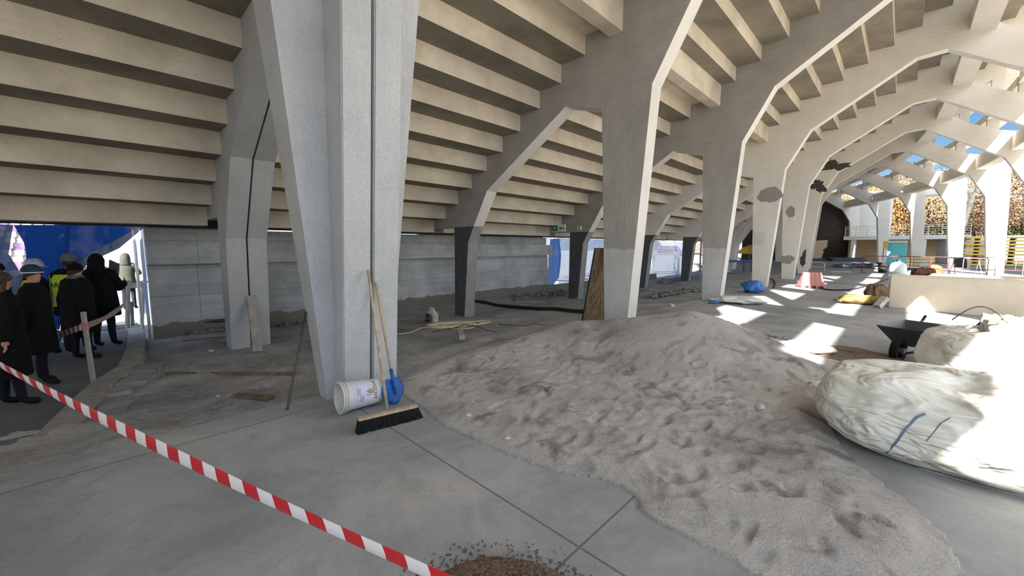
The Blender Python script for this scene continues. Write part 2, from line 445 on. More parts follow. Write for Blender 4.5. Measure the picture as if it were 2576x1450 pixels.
# slab: strip following the frames (kept flat), in the split frame's axes so that its joints run with the frames
m=MB(); ts=[-24+2*k for k in range(0,48)]; rows=[]
M_loc=Matrix.Rotation(-A0,4,'Z') @ Matrix.Translation((-PP[OFF][0],-PP[OFF][1],0))
for t in ts:
    rows.append([M_loc @ RT(r,t,0) for r in (SLAB_R0,2,4,6,8,10.2)])
vs=[p for rw in rows for p in rw]; fs=[]
for i in range(len(ts)-1):
    for k in range(5): a=i*6+k; fs.append((a,a+1,a+7,a+6))
k=len(vs)
vs+= [Vector((p.x,p.y,-.3)) for p in (rw[0] for rw in rows)]
for i in range(len(ts)-1): fs.append((i*6,(i+1)*6,k+i+1,k+i))
m.add(vs,fs)
floor=m.build('floor',M_SLAB,loc=(PP[OFF][0],PP[OFF][1],0),rz=A0,kind='structure')
# dirt strip under the seating
q=random.Random(11); prints=[]
for _ in range(1000):
    r=q.uniform(-6.5,-.3); t=q.uniform(-6,16); prints.append((r,t,q.uniform(0,6.28),q.uniform(.07,.16),q.uniform(.04,.07),q.uniform(.018,.05)))
grid={}
for p in prints: grid.setdefault((int(p[0]//.5),int(p[1]//.5)),[]).append(p)
def dents(x,y,grid,cs=.5):
    z=0; cx=int(x//cs); cy=int(y//cs)
    for i in (-1,0,1):
        for j in (-1,0,1):
            for (a,b,th,l,w,d) in grid.get((cx+i,cy+j),()):
                dx=x-a; dy=y-b; u=(dx*cos(th)+dy*sin(th))/l; v=(-dx*sin(th)+dy*cos(th))/w
                e=u*u+v*v
                if e<4: z+= -d*max(0,1-e)**.6 + .25*d*exp(-((sqrt(e)-1.2)/.3)**2)
    return z
m=MB(); rs=[-7.45+.09*k for k in range(82)]; rs=[r for r in rs if r<SLAB_R0]+[SLAB_R0+.02]
ts=[-8+.09*k for k in range(0,int(26/.09))]+[18+.5*k for k in range(1,80)]
vs=[];n=len(rs)
for t in ts:
    for r in rs:
        vs.append(RT(r,t,dirt_z(r,t)+(dents(r,t,grid) if t<17 else 0)))
fs=[(i*n+k,i*n+k+1,(i+1)*n+k+1,(i+1)*n+k) for i in range(len(ts)-1) for k in range(n-1)]
m.add(vs,fs); m.build('ground_dirt',M_DIRT,smooth=True,kind='structure')
# outside ground on both sides (one big plain, lower than floor and dirt)
MB().box((0,60,-1.0),(420,420,.1)).build('ground_outside',M_ASPH,kind='structure')
m=MB(); vs=[]
for t in [-24+4*k for k in range(26)]:
    vs+= [RT(10.2,t,-.02),RT(26,t,-.06),RT(70,t,-.06)] 
fs=[]
for i in range(25):
    for k in range(2): a=i*3+k; fs.append((a,a+1,a+4,a+3))
m.add(vs,fs).build('ground_yard',M_ASPH,kind='structure')

# ------------------------------------------------------------------ back wall under the seating
t=NT('back_wall_concrete'); ob=t.co.outputs['Object']
b_=t.noise(ob,1.3,6,.65); col=t.ramp(b_,[(.3,lin((168,171,173))),(.6,lin((204,207,208)))])
s=t.sep()
st=t.noise(t.mapped((1,.25,4)),2,4); col=t.mix(t.math('MULTIPLY',t.ramp(st,[(.45,(0,0,0,1)),(.75,(1,1,1,1))]),.3),col,lin((112,112,110)))
def ln(axis,off,per,w):
    u=t.math('FRACT',t.math('ADD',t.math('DIVIDE',t.math('ADD',axis,off),per),50.5)); return t.math('LESS_THAN',t.math('ABSOLUTE',t.math('SUBTRACT',u,.5)),w/per)
j=t.math('MAXIMUM',ln(s[2],-.55,.62,.006),ln(s[1],.1,1.25,.006))
col=t.mix(t.math('MULTIPLY',j,.6),col,lin((92,94,95)))
zz=t.math('LESS_THAN',t.math('ADD',s[2],t.math('MULTIPLY',t.math('SUBTRACT',t.noise(ob,2.5,4),.5),.3)),-.06)
col=t.mix(zz,col,lin((130,126,118)))
t.bump(t.math('SUBTRACT',t.noise(ob,9,5),j),.35,.015); M_WALL=t.set(col,.9,0,.2)
WR=-7.2
def wallbox(m,r0,r1,t0,t1,z0,z1,mi=0):
    c=((r0+r1)/2,(t0+t1)/2,(z0+z1)/2); return m.box(c,(r1-r0,t1-t0,z1-z0),mi=mi)
ro=dict(loc=(PP[OFF][0],PP[OFF][1],0),rz=A0)
m=MB(); wallbox(m,WR-.3,WR,-.95,12.6,-.9,1.22); wallbox(m,WR-.3,WR+.26,-.95,12.6,1.27,1.72); wallbox(m,WR-.3,WR+.10,-.95,12.35,1.72,2.04)
for (ta,tb) in ((-.95,1.35),(2.1,4.7),(5.9,12.35)): wallbox(m,WR-.3,WR-.1,ta,tb,2.04,2.22)
wallbox(m,WR-.28,WR-.02,-.95,12.6,1.21,1.28)
m.build('wall_back',M_WALL,kind='structure',**ro)
m=MB(); wallbox(m,WR-.25,WR,12.6,24.0,-.9,-.14); m.build('wall_sill',M_WALL,kind='structure',**ro)
m=MB(); wallbox(m,WR-.4,WR+.0,-9,-7.0,-.9,2.3); m.build('wall_left',M_WALL,kind='structure',**ro)
# slab edge over the wall: lintel and the dark service pipe under it
M_STEEL=plain('dark_steel',(46,48,52),.6,.3)
m=MB(); wallbox(m,-7.5,-6.2,-9,24.5,2.235,2.5); m.build('ceiling_edge',C_step,kind='structure',**ro)
m=MB(); wallbox(m,-7.0,-6.75,-9,24.5,2.06,2.225); m.build('service_duct',M_STEEL,label='long dark service duct running under the edge of the seating above the back wall',category='duct',**ro) if False else tag(m.build('service_duct',M_STEEL,**ro),'long dark service duct running under the seating edge above the back wall','duct')

# ------------------------------------------------------------------ sand heap
OUT=[(1000,985),(1060,1030),(1120,1075),(1200,1110),(1260,1140),(1340,1170),(1420,1195),(1500,1205),(1560,1225),(1597,1250),(1605,1285),(1640,1312),(1720,1350),(1800,1392),(1880,1440),(2050,1500),(2300,1500),(2430,1445),(2380,1350),(2290,1270),(2190,1195),(2120,1130),(2085,1060),(2160,985),(2200,930),(2130,900),(2040,880),(1960,840),(1880,815)]
OUTW=[gnd(x,y).xy for x,y in OUT]+[Vector(p) for p in ((3.9,8.3),(2.7,8.9),(1.5,8.75),(.9,7.95),(.15,7.2),(-.55,6.45),(-1.2,5.5),(-1.45,4.75),(-1.4,4.35))]
def inside(x,y):
    c=False; n=len(OUTW)
    for i in range(n):
        a=OUTW[i]; b=OUTW[i-1]
        if (a.y>y)!=(b.y>y) and x<(b.x-a.x)*(y-a.y)/(b.y-a.y)+a.x: c=not c
    return c
def segd(x,y,a,b):
    ax,ay=a; bx,by=b; dx,dy=bx-ax,by-ay; u=max(0,min(1,((x-ax)*dx+(y-ay)*dy)/(dx*dx+dy*dy)))
    return sqrt((x-ax-u*dx)**2+(y-ay-u*dy)**2),u
def edged(x,y):
    return min(segd(x,y,OUTW[i],OUTW[i-1])[0] for i in range(len(OUTW)))
sq=random.Random(5); sp=[]
for _ in range(620):
    x=sq.uniform(-1.2,4.2); y=sq.uniform(1.6,6.2); sp.append((x,y,sq.gauss(.75,.7),sq.uniform(.07,.16),sq.uniform(.035,.065),sq.uniform(.010,.028)))
sg={}
for p in sp: sg.setdefault((int(p[0]//.5),int(p[1]//.5)),[]).append(p)
def sand_h(x,y,full=True):
    ins=inside(x,y); d=edged(x,y)
    if not ins: return -.03-.2*min(d,.2)
    e=smoothstep(0,.30,d)
    h=.055*e+.012
    # main cone
    dx=x-2.75; dy=y-6.10; rr=sqrt(dx*dx*1.0+dy*dy*1.0); rr=sqrt(rr*rr+.10**2)-.06
    cone=max(0,.63*(1-rr/1.80)); cone=cone if cone<.2 else cone
    # ridge running back left
    d1,u=segd(x,y,(2.75,6.1),(1.15,6.95)); r1=(.60*(1-u)+.30*u)-.42*sqrt(d1*d1+.01)
    d2,u2=segd(x,y,(1.15,6.95),(-.5,5.65)); r2=(.30*(1-u2)+.10*u2)-.30*sqrt(d2*d2+.01)
    d3,u3=segd(x,y,(1.2,6.6),(.95,5.35)); r3=(.34*(1-u3)+.10*u3)-.38*sqrt(d3*d3+.008)
    d4,u4=segd(x,y,(2.6,5.9),(2.0,4.5)); r4=(.52*(1-u4)+.10*u4)-.42*sqrt(d4*d4+.02)
    k=.05; vals=[v for v in (cone,r1,r2,r3,r4)]
    mx=max(vals); sm=mx+k*math.log(sum(exp((v-mx)/k) for v in vals))-k*.5
    hill=max(0,sm)
    h+=hill*smoothstep(0,.6,d)
    rough=smoothstep(.42,.10,hill)
    h+=e*(.016*fbm(x,y,.55,3)*rough+.007*fbm(x+9,y,.16,3)*(.3+.7*rough)+.02*fbm(x+4,y-3,1.0,3))
    al=(x-1.2)*.66-(y-3.3)*.75; ac=(x-1.2)*.75+(y-3.3)*.66
    zone=smoothstep(-.3,.6,ac)*smoothstep(.2,1.0,al)*smoothstep(.3,.12,hill)
    h+=e*zone*(.020*noise.noise((al*.45,ac*4.5,7.7))+.010*noise.noise((al*.8,ac*11,2.2)))
    if full: h+=e*dents(x,y,sg)*(.25+.75*rough)
    return max(h,.003)
def m_sand():
    t=NT('grey_sand'); ob=t.co.outputs['Object']
    a=t.noise(ob,1.2,6,.62,.4); col=t.ramp(a,[(.30,lin((150,146,142))),(.46,lin((190,185,179))),(.74,lin((212,207,199)))])
    f=t.noise(ob,85,4,.75); col=t.mix(.32,col,t.ramp(f,[(.35,(.12,.12,.12,1)),(.65,(.8,.8,.8,1))]),'OVERLAY')
    dm=t.noise(ob,1.9,5,.6,.8); col=t.mix(t.math('MULTIPLY',t.ramp(dm,[(.56,(0,0,0,1)),(.66,(1,1,1,1))]),.75),col,lin((118,112,106)))
    vo=t.n('ShaderNodeTexVoronoi'); vo.inputs['Scale'].default_value=14; t.l(ob,vo.inputs['Vector'])
    col=t.mix(t.math('LESS_THAN',vo.outputs[0],.045),col,lin((205,202,196)))
    t.bump(t.math('ADD',f,t.math('MULTIPLY',t.noise(ob,18,6,.75,.4),2.2)),.8,.02)
    return t.set(col,.95,0,.15)
M_SAND=m_sand()
cs=.026; nx=int(6.6/cs); ny=int(7.4/cs); x0,y0=-1.7,1.55
H={}; vs=[]; idx={}; fs=[]
for j in range(ny):
    for i in range(nx):
        H[i,j]=sand_h(x0+i*cs,y0+j*cs)
def vid(i,j):
    if (i,j) not in idx: idx[i,j]=len(vs); vs.append((x0+i*cs,y0+j*cs,H[i,j]))
    return idx[i,j]
for j in range(ny-1):
    for i in range(nx-1):
        if max(H[i,j],H[i+1,j],H[i+1,j+1],H[i,j+1])>0: fs.append((vid(i,j),vid(i+1,j),vid(i+1,j+1),vid(i,j+1)))
tag(MB().add(vs,fs).build('sand_heap',M_SAND,smooth=True),'long trampled heap of grey sand on the concrete floor in the middle','sand')
def top(x,y):                                   # height of what lies under a point
    r,t=LRT((x,y))
    i=(x-x0)/cs; j=(y-y0)/cs
    s_=-1
    if 0<=i<nx-1 and 0<=j<ny-1: s_=H[int(i),int(j)]
    base=0 if r>SLAB_R0 else dirt_z(r,t)
    return max(base,s_)

PZ=-.25
# ================================================================== props
def hitR(x,y,r0,i=OFF):
    a=ANG[i]; rad=Vector((cos(a),sin(a),0)); P=Vector((PP[i][0],PP[i][1],0))+rad*r0; d=ray(x,y); k=P.dot(rad)/d.dot(rad); return d*k+Vector((0,0,EYE))
def hitT(x,y,t0,i=OFF):
    a=ANG[i]; tn=Vector((-sin(a),cos(a),0)); P=Vector((PP[i][0],PP[i][1],0))+tn*t0; d=ray(x,y); k=P.dot(tn)/d.dot(tn); return d*k+Vector((0,0,EYE))
M_WOOD=plain('pale_wood',(186,164,136),.7,var=.18,scale=14)
M_WOODD=plain('weathered_wood',(128,112,92),.85,var=.25,scale=10)
M_GREYW=plain('dusty_board',(166,160,152),.9,var=.15,scale=6)
M_BLACK=plain('black_bristle',(18,18,20),.8,var=.3,scale=40)
M_BLUE=plain('blue_enamel',(36,92,168),.5,var=.25,scale=16)
M_METAL=plain('bare_metal',(120,122,126),.45,.7)
M_RUST=plain('dull_rod',(86,84,84),.6,.4)
M_WHITEP=plain('white_plastic',(214,212,206),.5,var=.06,scale=6)
M_LILAC=plain('lilac_label',(206,204,226),.6,var=.05)
M_INK=plain('label_ink',(70,62,72),.7)
M_RED=plain('red_paint',(196,58,58),.6,var=.1)
M_PAPER=plain('pale_paper',(205,196,186),.85,var=.1)
M_STONE=plain('pale_stone',(196,192,184),.9,var=.2,scale=12,bump=.4)
M_RUB=plain('rubble_stone',(140,136,130),.95,var=.3,scale=7,bump=.5)
M_HOSE=plain('cream_hose',(236,228,190),.55,var=.08)
M_PIPE=plain('black_pipe',(44,44,46),.6,var=.3,scale=9)
M_YEL=plain('yellow_plastic',(232,196,84),.6,var=.1)
M_TAN=plain('tan_sacking',(150,124,76),.85,var=.3,scale=9,bump=.4)
M_BLUEF=plain('blue_film',(70,122,190),.45,var=.3,scale=6,bump=.3)
M_WFILM=plain('white_film',(226,224,218),.5,var=.08,scale=5,bump=.3)
M_PINK=plain('faded_red_plastic',(206,140,132),.6,var=.08,scale=4)
M_WALLC=plain('painted_concrete',(222,208,186),.85,var=.05,scale=2)
M_CAP=plain('pale_bin_plastic',(206,222,214),.45,var=.04)
M_GREY=plain('grey_plastic',(96,100,106),.5,var=.1)
M_BROWN=plain('brown_gravel',(126,106,90),.95,var=.35,scale=60,bump=.8)
M_GRAV=plain('grey_gravel',(120,116,112),.95,var=.35,scale=60,bump=.8)
M_GREEN=plain('sign_green',(40,130,76),.6)
M_WSIGN=plain('sign_white',(225,228,224),.6)

def text_geo(txt,size):
    cu=bpy.data.curves.new('t','FONT'); cu.body=txt; cu.size=size; cu.align_x='CENTER'; cu.align_y='CENTER'; cu.resolution_u=3
    o=bpy.data.objects.new('t',cu); COL.objects.link(o)
    dg=bpy.context.evaluated_depsgraph_get(); me=bpy.data.meshes.new_from_object(o.evaluated_get(dg))
    vs=[v.co.copy() for v in me.vertices]; fs=[tuple(p.vertices) for p in me.polygons]
    bpy.data.objects.remove(o); bpy.data.curves.remove(cu); bpy.data.meshes.remove(me)
    return vs,fs
def text_obj(name,txt,size,f,mat,parent,**tg):           # f maps flat (x, y) to the surface
    vs,fs=text_geo(txt,size)
    m=MB(); m.add([f(v.x,v.y) for v in vs],fs); return m.build(name,mat,parent,**tg)

# ---- bucket lying on its side
A_=Vector((-1.715,3.80,.160)); B_=Vector((-1.425,4.06,.138)); ax=(B_-A_).normalized()
def cone_frame(a,b):
    d=(b-a).normalized(); s=Vector((d.y,-d.x,0)).normalized(); u=s.cross(d); 
    if u.z<0: u=-u
    return d,s,u
d_,s_,u_=cone_frame(A_,B_); L_=(B_-A_).length
RA,RB=.148,.126
def bk(l,ang,off=0): 
    R=RA+(RB-RA)*l/L_+off
    return A_+d_*l+(s_*cos(ang)+u_*sin(ang))*R
bucket=empty('bucket',(A_.x+.15,A_.y+.08,0),0,'white plastic bucket lying on its side at the foot of the split column','bucket')
o_=Vector(bucket.location)
def put(m,name,mat,parent,**k):
    m.v=[tuple(Vector(v)-o_) for v in m.v]; return m.build(name,mat,parent,**k)
N=40
prof=[(0,0),(L_,0),(L_,-.006),(.004,-.006),(0,-.003)]
m=MB(); rings=[[bk(l,2*pi*k/N,o) for k in range(N)] for l,o in [(L_,-.12),(L_,0),(0,0),(0,-.006),(L_-.006,-.006),(L_-.006,-.118)]]
m.loft(rings,caps=(True,True)); bk_o=put(m,'shell',M_WHITEP,bucket,smooth=False)
m=MB()
for l in (.004,.03,.055):
    m.loft([[bk(l+a,2*pi*k/N,o) for k in range(N)] for a,o in ((-.006,.0),(-.005,.012),(.005,.012),(.006,0.0))],caps=(False,False))
put(m,'rim_ridge',M_WHITEP,bucket)
m=MB(); n1=16
m.loft([[bk(l,radians(95-130*k/n1),.0012) for k in range(n1+1)] for l in (.10,.27)],caps=(False,False),closed=False)
lab=put(m,'label',M_LILAC,bucket,label='lilac printed label')
# printing on the bucket: interlocked square emblem and lettering running round the pail (s = along, q = round)
def onb(l0,an0):
    return lambda x,y: bk(l0+x,an0+y/.135,.0022)-o_
emb=MB()
def strip(pts,w,f):
    for a,b in zip(pts[:-1],pts[1:]):
        dx,dy=b[0]-a[0],b[1]-a[1]; l=sqrt(dx*dx+dy*dy); nx_,ny_=-dy/l*w/2,dx/l*w/2; ex,ey=dx/l*w/2,dy/l*w/2
        emb.add([f(a[0]+nx_-ex,a[1]+ny_-ey),f(a[0]-nx_-ex,a[1]-ny_-ey),f(b[0]-nx_+ex,b[1]-ny_+ey),f(b[0]+nx_+ex,b[1]+ny_+ey)],[(0,1,2,3)])
fe=onb(.262,radians(20)); q_=.022
strip([(-q_*1.5,-q_*1.2),(-q_*1.5,q_*.5),(-q_*.6,q_*.5),(-q_*.6,-q_*.3),(q_*.3,-q_*.3),(q_*.3,q_*.2)],.005,fe)
strip([(-q_*1.5,-q_*1.2),(q_*.4,-q_*1.2),(q_*.4,-q_*.6)],.005,fe)
strip([(q_*1.5,q_*1.2),(q_*1.5,-q_*.5),(q_*.9,-q_*.5),(q_*.9,q_*.5),(0,q_*.5),(0,q_*.1)],.005,fe)
strip([(q_*1.5,q_*1.2),(-q_*.3,q_*1.2),(-q_*.3,q_*.7)],.005,fe)
emb.build('printed_emblem',M_INK,bucket,label='dark interlocked square emblem')
text_obj('printed_letters','SAVSONI',.055,lambda x,y: bk(.325-y,radians(32)-x/.135*-1*-1,.002)-o_,M_INK,bucket,label='dark lettering round the pail')
for k,(l0,w) in enumerate(((.14,.10),(.152,.08),(.19,.11),(.20,.10))):
    pass
m=MB()
for l0,a0,a1 in ((.135,10,42),(.15,14,40),(.165,-16,38),(.18,-14,12),(.195,-20,14)):
    m.loft([[bk(l,radians(a0+(a1-a0)*k/8),.0022) for k in range(9)] for l in (l0,l0+.0035)],caps=(False,False),closed=False)
put(m,'printed_lines',M_INK,bucket)

# ---- broom and shovel leaning on the split column
def stick(a,b,r=.0135): return MB().tube([a,a.lerp(b,.5),b],r,10)
head=gnd(974,1030,.09); topb=hitR(926,680,.43); topb=Vector(topb)
broom=empty('broom',(head.x,head.y,0),0,'long wooden broom with a wide black-bristled head leaning on the split column','broom'); o_=Vector(broom.location)
put(stick(head,topb,.0145),'handle',M_WOOD,broom,smooth=True)
e1=gnd(901,1056,.115); e2=gnd(1049,1021,.115); hd=(e2-e1); hn=Vector((-hd.y,hd.x,0)).normalized()
m=MB().bar(e1,e2,.055,.028); put(m,'head_block',M_WOOD,broom,bevel=.004)
m=MB(); q=random.Random(2)
for k in range(92):
    f=(k+.5)/92; c=e1.lerp(e2,f)
    for w in (-.022,0,.022):
        p=c+hn*w-Vector((0,0,.012)); e=p+Vector((q.gauss(0,.008),q.gauss(0,.008),0))-hn*(.022)+hn*w*.8+hd.normalized()*(f-.5)*.05; e.z=.006
        m.tube([p,p.lerp(e,.5)+Vector((0,0,-.004)),e],[.0075,.0085,.007],5)
put(m,'bristles',M_BLACK,broom,label='black bristles',kind='stuff')
m=MB().tube([head+Vector((0,0,-.0)),head+(topb-head).normalized()*.10],.019,10); put(m,'socket',M_METAL,broom)
# shovel
sb=gnd(986,1024,.01)+Vector((.03,.07,0)); tops=Vector(hitR(945,711,.405)); sock=gnd(972,985,.30)+Vector((.0,.12,0))
sb=Vector((sb.x,sb.y,.012))
up=(tops-sb).normalized(); side=Vector((up.y,-up.x,0)).normalized(); nrm=side.cross(up).normalized()
if nrm.y>0: nrm=-nrm
shv=empty('shovel',(sb.x,sb.y,0),0,'blue-bladed shovel with a wooden handle standing behind the broom','shovel'); o_=Vector(shv.location)
H_=.27; rows=[]
for k in range(9):
    v=k/8; w=.105+.03*sin(pi*min(1,v*1.15))-.0*(v)
    if v<.25: w=.075+.03*(v/.25)**.6+.0
    row=[]
    for j in range(11):
        u=-1+2*j/10
        row.append(sb+up*(v*H_+ (.03*abs(u)**2*(1-v)) )+side*(u*w)+nrm*(-.035*u*u*(1-.3*v)))
    rows.append(row)
m=MB(); m.loft(rows,caps=(False,False),closed=False)
bl=put(m,'blade',M_BLUE,shv,smooth=True); sd_=bl.modifiers.new('s','SOLIDIFY'); sd_.thickness=.003
c0=sb+up*(H_-.02)
put(MB().tube([sb+up*.10+nrm*.012,c0+nrm*.012,c0+up*.12],[.012,.02,.019],10),'socket',M_BLUE,shv,smooth=True)
put(stick(c0+up*.05,tops,.0135),'handle',M_WOOD,shv,smooth=True)
# ---- steel rod
a=gnd(722,1031,0.0); b=Vector(hitT(770,784,-.10))
tag(MB().tube([a,a+(b-a)*.03,a.lerp(b,.5),b],[.016,.012,.011,.011],8).build('steel_rod',M_RUST,smooth=True),'thin dark steel rod leaning against the left side of the split column','rod')
# ---- leaning plank on the inner leg and the loose planks on the dirt
def lie(x1,y1,x2,y2,w,h,name,mat,label,cat,z1=None,group=None,lift=.0):
    p=gnd(x1,y1,-.15);q=gnd(x2,y2,-.15)
    for _ in range(4):
        p=gnd(x1,y1,top(p.x,p.y)); q=gnd(x2,y2,top(q.x,q.y))
    p.z+=h/2+lift; q.z+=h/2+lift
    return tag(MB().bar(p,q,w,h).build(name,mat,bevel=.003),label,cat,group)
a=gnd(648,885,-.27); b=Vector(hitR(632,745,-4.60)); 
tag(MB().bar(a+Vector((0,0,.0)),b,.15,.035,up=RAD).build('plank',M_GREYW,bevel=.003),'grey plank leaning against the split inner leg','plank')
lie(418,943,750,945,.05,.03,'batten',M_WOODD,'long thin batten lying across the dirt between the split leg and column','batten',lift=.012)
lie(592,998,684,1006,.11,.022,'plank',M_WOODD,'short brown plank lying on the dirt left of the steel rod','plank',lift=.012)
lie(405,849,498,838,.05,.03,'batten',M_YEL,'yellowish batten on the ground left of the split inner leg','batten',lift=.02)
lie(458,858,568,845,.10,.02,'plank',M_GREYW,'dusty board under the stones left of the split inner leg','plank',lift=.01)
a=gnd(533,812,-.0); b=gnd(574,812,-.0)
tag(MB().bar(Vector(hitR(533,808,-6.5)),Vector(hitR(568,808,-6.1)),.3,.03).build('dark_panel',M_PIPE),'dark flat panel propped on the stones behind the split inner leg','panel')
tag(lie(1163,856,1157,838,.11,.09,'timber_block',M_GREYW,None,None),'short grey timber block under the cream hose','block')
lie(1247,851,1305,855,.16,.03,'plank',M_GREYW,'dusty short board half buried in the dirt right of the cream hose','plank')
# black pipe
p1=gnd(1196,757,-.40); p2=gnd(1490,795,-.22)
pts=[]
for k in range(9):
    p=p1.lerp(p2,k/8); p.z=top(p.x,p.y)+.055; pts.append(p)
tag(MB().tube(pts,.055,10).build('black_pipe',M_PIPE,smooth=True),'long black pipe lying on the dirt behind the coated columns','pipe')

# ---- hose coil
q=random.Random(21); c=gnd(1135,824,-.32); ctr=[]
def hz(x,y,l): return top(x,y)+.014+l
for k in range(92):
    a=k*2*pi/27; lay=.009*(k//27)
    rx=.62+.22*sin(k*.23)+.10*sin(k*.61); ry=.36+.10*sin(k*.31+1)
    x=c.x+.06*sin(k*.05)*3+rx*cos(a)+.15*sin(k*.13); y=c.y+ry*sin(a)+.10*cos(k*.11)
    ctr.append(Vector((x,y,hz(x,y,lay+.012*abs(sin(a*1.5))))))
tail=[gnd(1170,838,-.3),gnd(1190,845,-.28),gnd(1212,848,-.27)]
lead=[gnd(1000,842,-.28),gnd(1030,838,-.3),gnd(1060,826,-.32)]
big=[gnd(1180,826,-.33),gnd(1218,822,-.33),gnd(1233,815,-.33),gnd(1218,812,-.34),gnd(1180,815,-.34)]
def setz(L): return [Vector((p.x,p.y,hz(p.x,p.y,.0))) for p in L]
path=setz(lead)+ctr+setz(big[::-1])
tag(MB().tube(path,.015,7).build('hose',M_HOSE,smooth=True),'tangled coil of cream hose lying on the dirt behind the split column','hose')
pth=setz([gnd(1085,838,-.3),gnd(1130,835,-.3),gnd(1170,842,-.28),gnd(1196,847,-.27),gnd(1214,848,-.27)])
tag(MB().tube(pth,.014,7).build('hose',M_WOODD,smooth=True),'short brown hose end crossing the front of the cream coil','hose')
for pts_,lb in (([(1255,822),(1300,832),(1325,835),(1345,842),(1378,850)],'thin dark cable lying on the dirt right of the cream hose'),([(1185,845),(1215,858),(1250,868)],'thin grey cable trailing from the hose coil toward the sand')):
    tag(MB().tube([p+Vector((0,0,.008)) for p in setz([gnd(x,y,-.3) for x,y in pts_])],.007,6).build('cable',M_RUST,smooth=True),lb,'cable')

# ---- cement bag with square emblem
c=gnd(1087,808,-.36); c.z=top(c.x,c.y)
bag=empty('cement_bag',c,radians(-28),'half-full cement bag with a dark square emblem standing behind the cream hose','bag')
m=MB(); rings=[]
for z,w,d in ((0,.155,.10),(.03,.165,.11),(.22,.16,.105),(.28,.13,.07),(.33,.075,.035),(.39,.085,.03),(.41,.06,.02)):
    rings.append([Vector((w*math.copysign(abs(cos(t_))**.5,cos(t_)),d*math.copysign(abs(sin(t_))**.5,sin(t_)),z)) for t_ in [2*pi*k/24 for k in range(24)]])
m.loft(rings); m.build('sack',M_PAPER,bag,smooth=True)
m=MB(); m.add([(-.155,-.114,.02),(.03,-.116,.02),(.03,-.112,.24),(-.12,-.108,.26)],[(0,1,2,3)]); m.build('dark_panel',plain('bag_dark_print',(52,56,62),.8),bag)
text_obj('printed_letters','LS',.13,lambda x,y:Vector((-.06+x,-.119,.13+y)),M_PAPER,bag,label='pale emblem letters')
m=MB(); m.add([(.055,-.117,.03),(.105,-.114,.03),(.10,-.11,.22),(.055,-.113,.22)],[(0,1,2,3)]); m.build('red_panel',M_RED,bag,label='red printed side stripe')

# ---- old board leaning on the coated column
def m_board():
    t=NT('old_board'); g=t.noise(t.mapped((14,14,.8)),2,5,.7,.4)
    c=t.ramp(g,[(.32,lin((52,42,32))),(.5,lin((118,98,72))),(.7,lin((160,138,106)))]); t.bump(g,.5,.01); return t.set(c,.85)
a_=FP(OFF+1,-.52,-.12,-.12); b_=FP(OFF+1,-.20,-.12,1.62)
m=MB(); tn=Vector((-sin(ANG[OFF+1]),cos(ANG[OFF+1]),0)); rd=Vector((cos(ANG[OFF+1]),sin(ANG[OFF+1]),0))
ce=(a_+b_)/2
m.bar(a_,b_,1.0,.04,up=rd); off=tn*.5; m.v=[tuple(Vector(v)+off) for v in m.v]
m.m=[1,1,0,1,0,1]; tag(m.build('board',[m_board(),M_PIPE]),'old brown wooden board leaning on the first coated column','board')

# ---- red and white warning tapes
def m_tape(nm,cr,cw):
    t=NT(nm); uv=t.n('ShaderNodeUVMap'); sp_=t.n('ShaderNodeSeparateXYZ'); t.l(uv.outputs[0],sp_.inputs[0])
    w=t.math('ADD',sp_.outputs[0],t.math('MULTIPLY',t.math('POWER',t.math('SUBTRACT',sp_.outputs[1],.5),2.0),.22))
    f=t.math('LESS_THAN',t.math('FRACT',w),.5)
    return t.set(t.mix(f,lin(cr),lin(cw)),.45,0,.4)
M_TAPE=m_tape('warning_tape',(236,230,228),(204,36,44)); M_TAPE2=m_tape('dusty_tape',(196,180,176),(120,76,80))
def tape(pts,w,per,mat,label,tilt=None,name='warning_tape',wob=.0):
    n=len(pts); vs=[];uvs=[];L=0
    for i,p in enumerate(pts):
        d=(pts[min(i+1,n-1)]-pts[max(i-1,0)]).normalized(); u=Vector((0,0,1)); 
        th=(tilt(i/(n-1)) if tilt else 0); s=d.cross(u).normalized(); v=(u*cos(th)+s*sin(th))
        if i: L+=(p-pts[i-1]).length
        for j in range(5):
            q_=(j/4-.5); vs.append(p+v*w*q_+s*.006*cos(q_*pi)); uvs.append((L/per,j/4))
    fs=[(i*5+j,i*5+j+1,(i+1)*5+j+1,(i+1)*5+j) for i in range(n-1) for j in range(4)]
    me=bpy.data.meshes.new(name); me.from_pydata([tuple(v) for v in vs],[],fs); me.materials.append(mat)
    ul=me.uv_layers.new(name='UVMap')
    for lp in me.loops: ul.data[lp.index].uv=uvs[lp.vertex_index]
    me.polygons.foreach_set('use_smooth',[True]*len(me.polygons))
    o=bpy.data.objects.new(name,me); COL.objects.link(o); tag(o,label,'tape'); return o
a=at(0,925,2.78); b=at(1062,1452,1.28)
dirn=(b-a); a2=a-dirn*.18; b2=b+dirn*.12
pts=[]
for k in range(121):
    f=k/120; p=a2.lerp(b2,f); p.z-=.05*4*f*(1-f)-.045; pts.append(p)
tape(pts,.078,.20,M_TAPE,'bright red and white warning tape stretched across the foreground',tilt=lambda f:.15+.12*sin(9*f))
pt=gnd(235,962,PZ); ptop=at(209,785,pt.y-.02)
post=MB(); post.bar(pt,ptop,.045,.045); tag(post.build('stake',M_GREYW,bevel=.004),'pale wooden stake holding the dusty tape beside the path','stake')
k0=pt.lerp(ptop,.80)
l0=at(-60,884,k0.y+.9); r0=at(310,768,7.6)
def sag(a,b,s,n=40):
    out=[]
    for k in range(n+1):
        f=k/n; p=a.lerp(b,f); p.z-=s*4*f*(1-f); out.append(p)
    return out
tape(sag(l0,k0+Vector((0,-.03,0)),.06)+sag(k0+Vector((0,-.03,0)),r0,.05)[1:],.085,.115,M_TAPE2,'dusty twisted red and white tape tied to the wooden stake',tilt=lambda f:.2*sin(20*f))
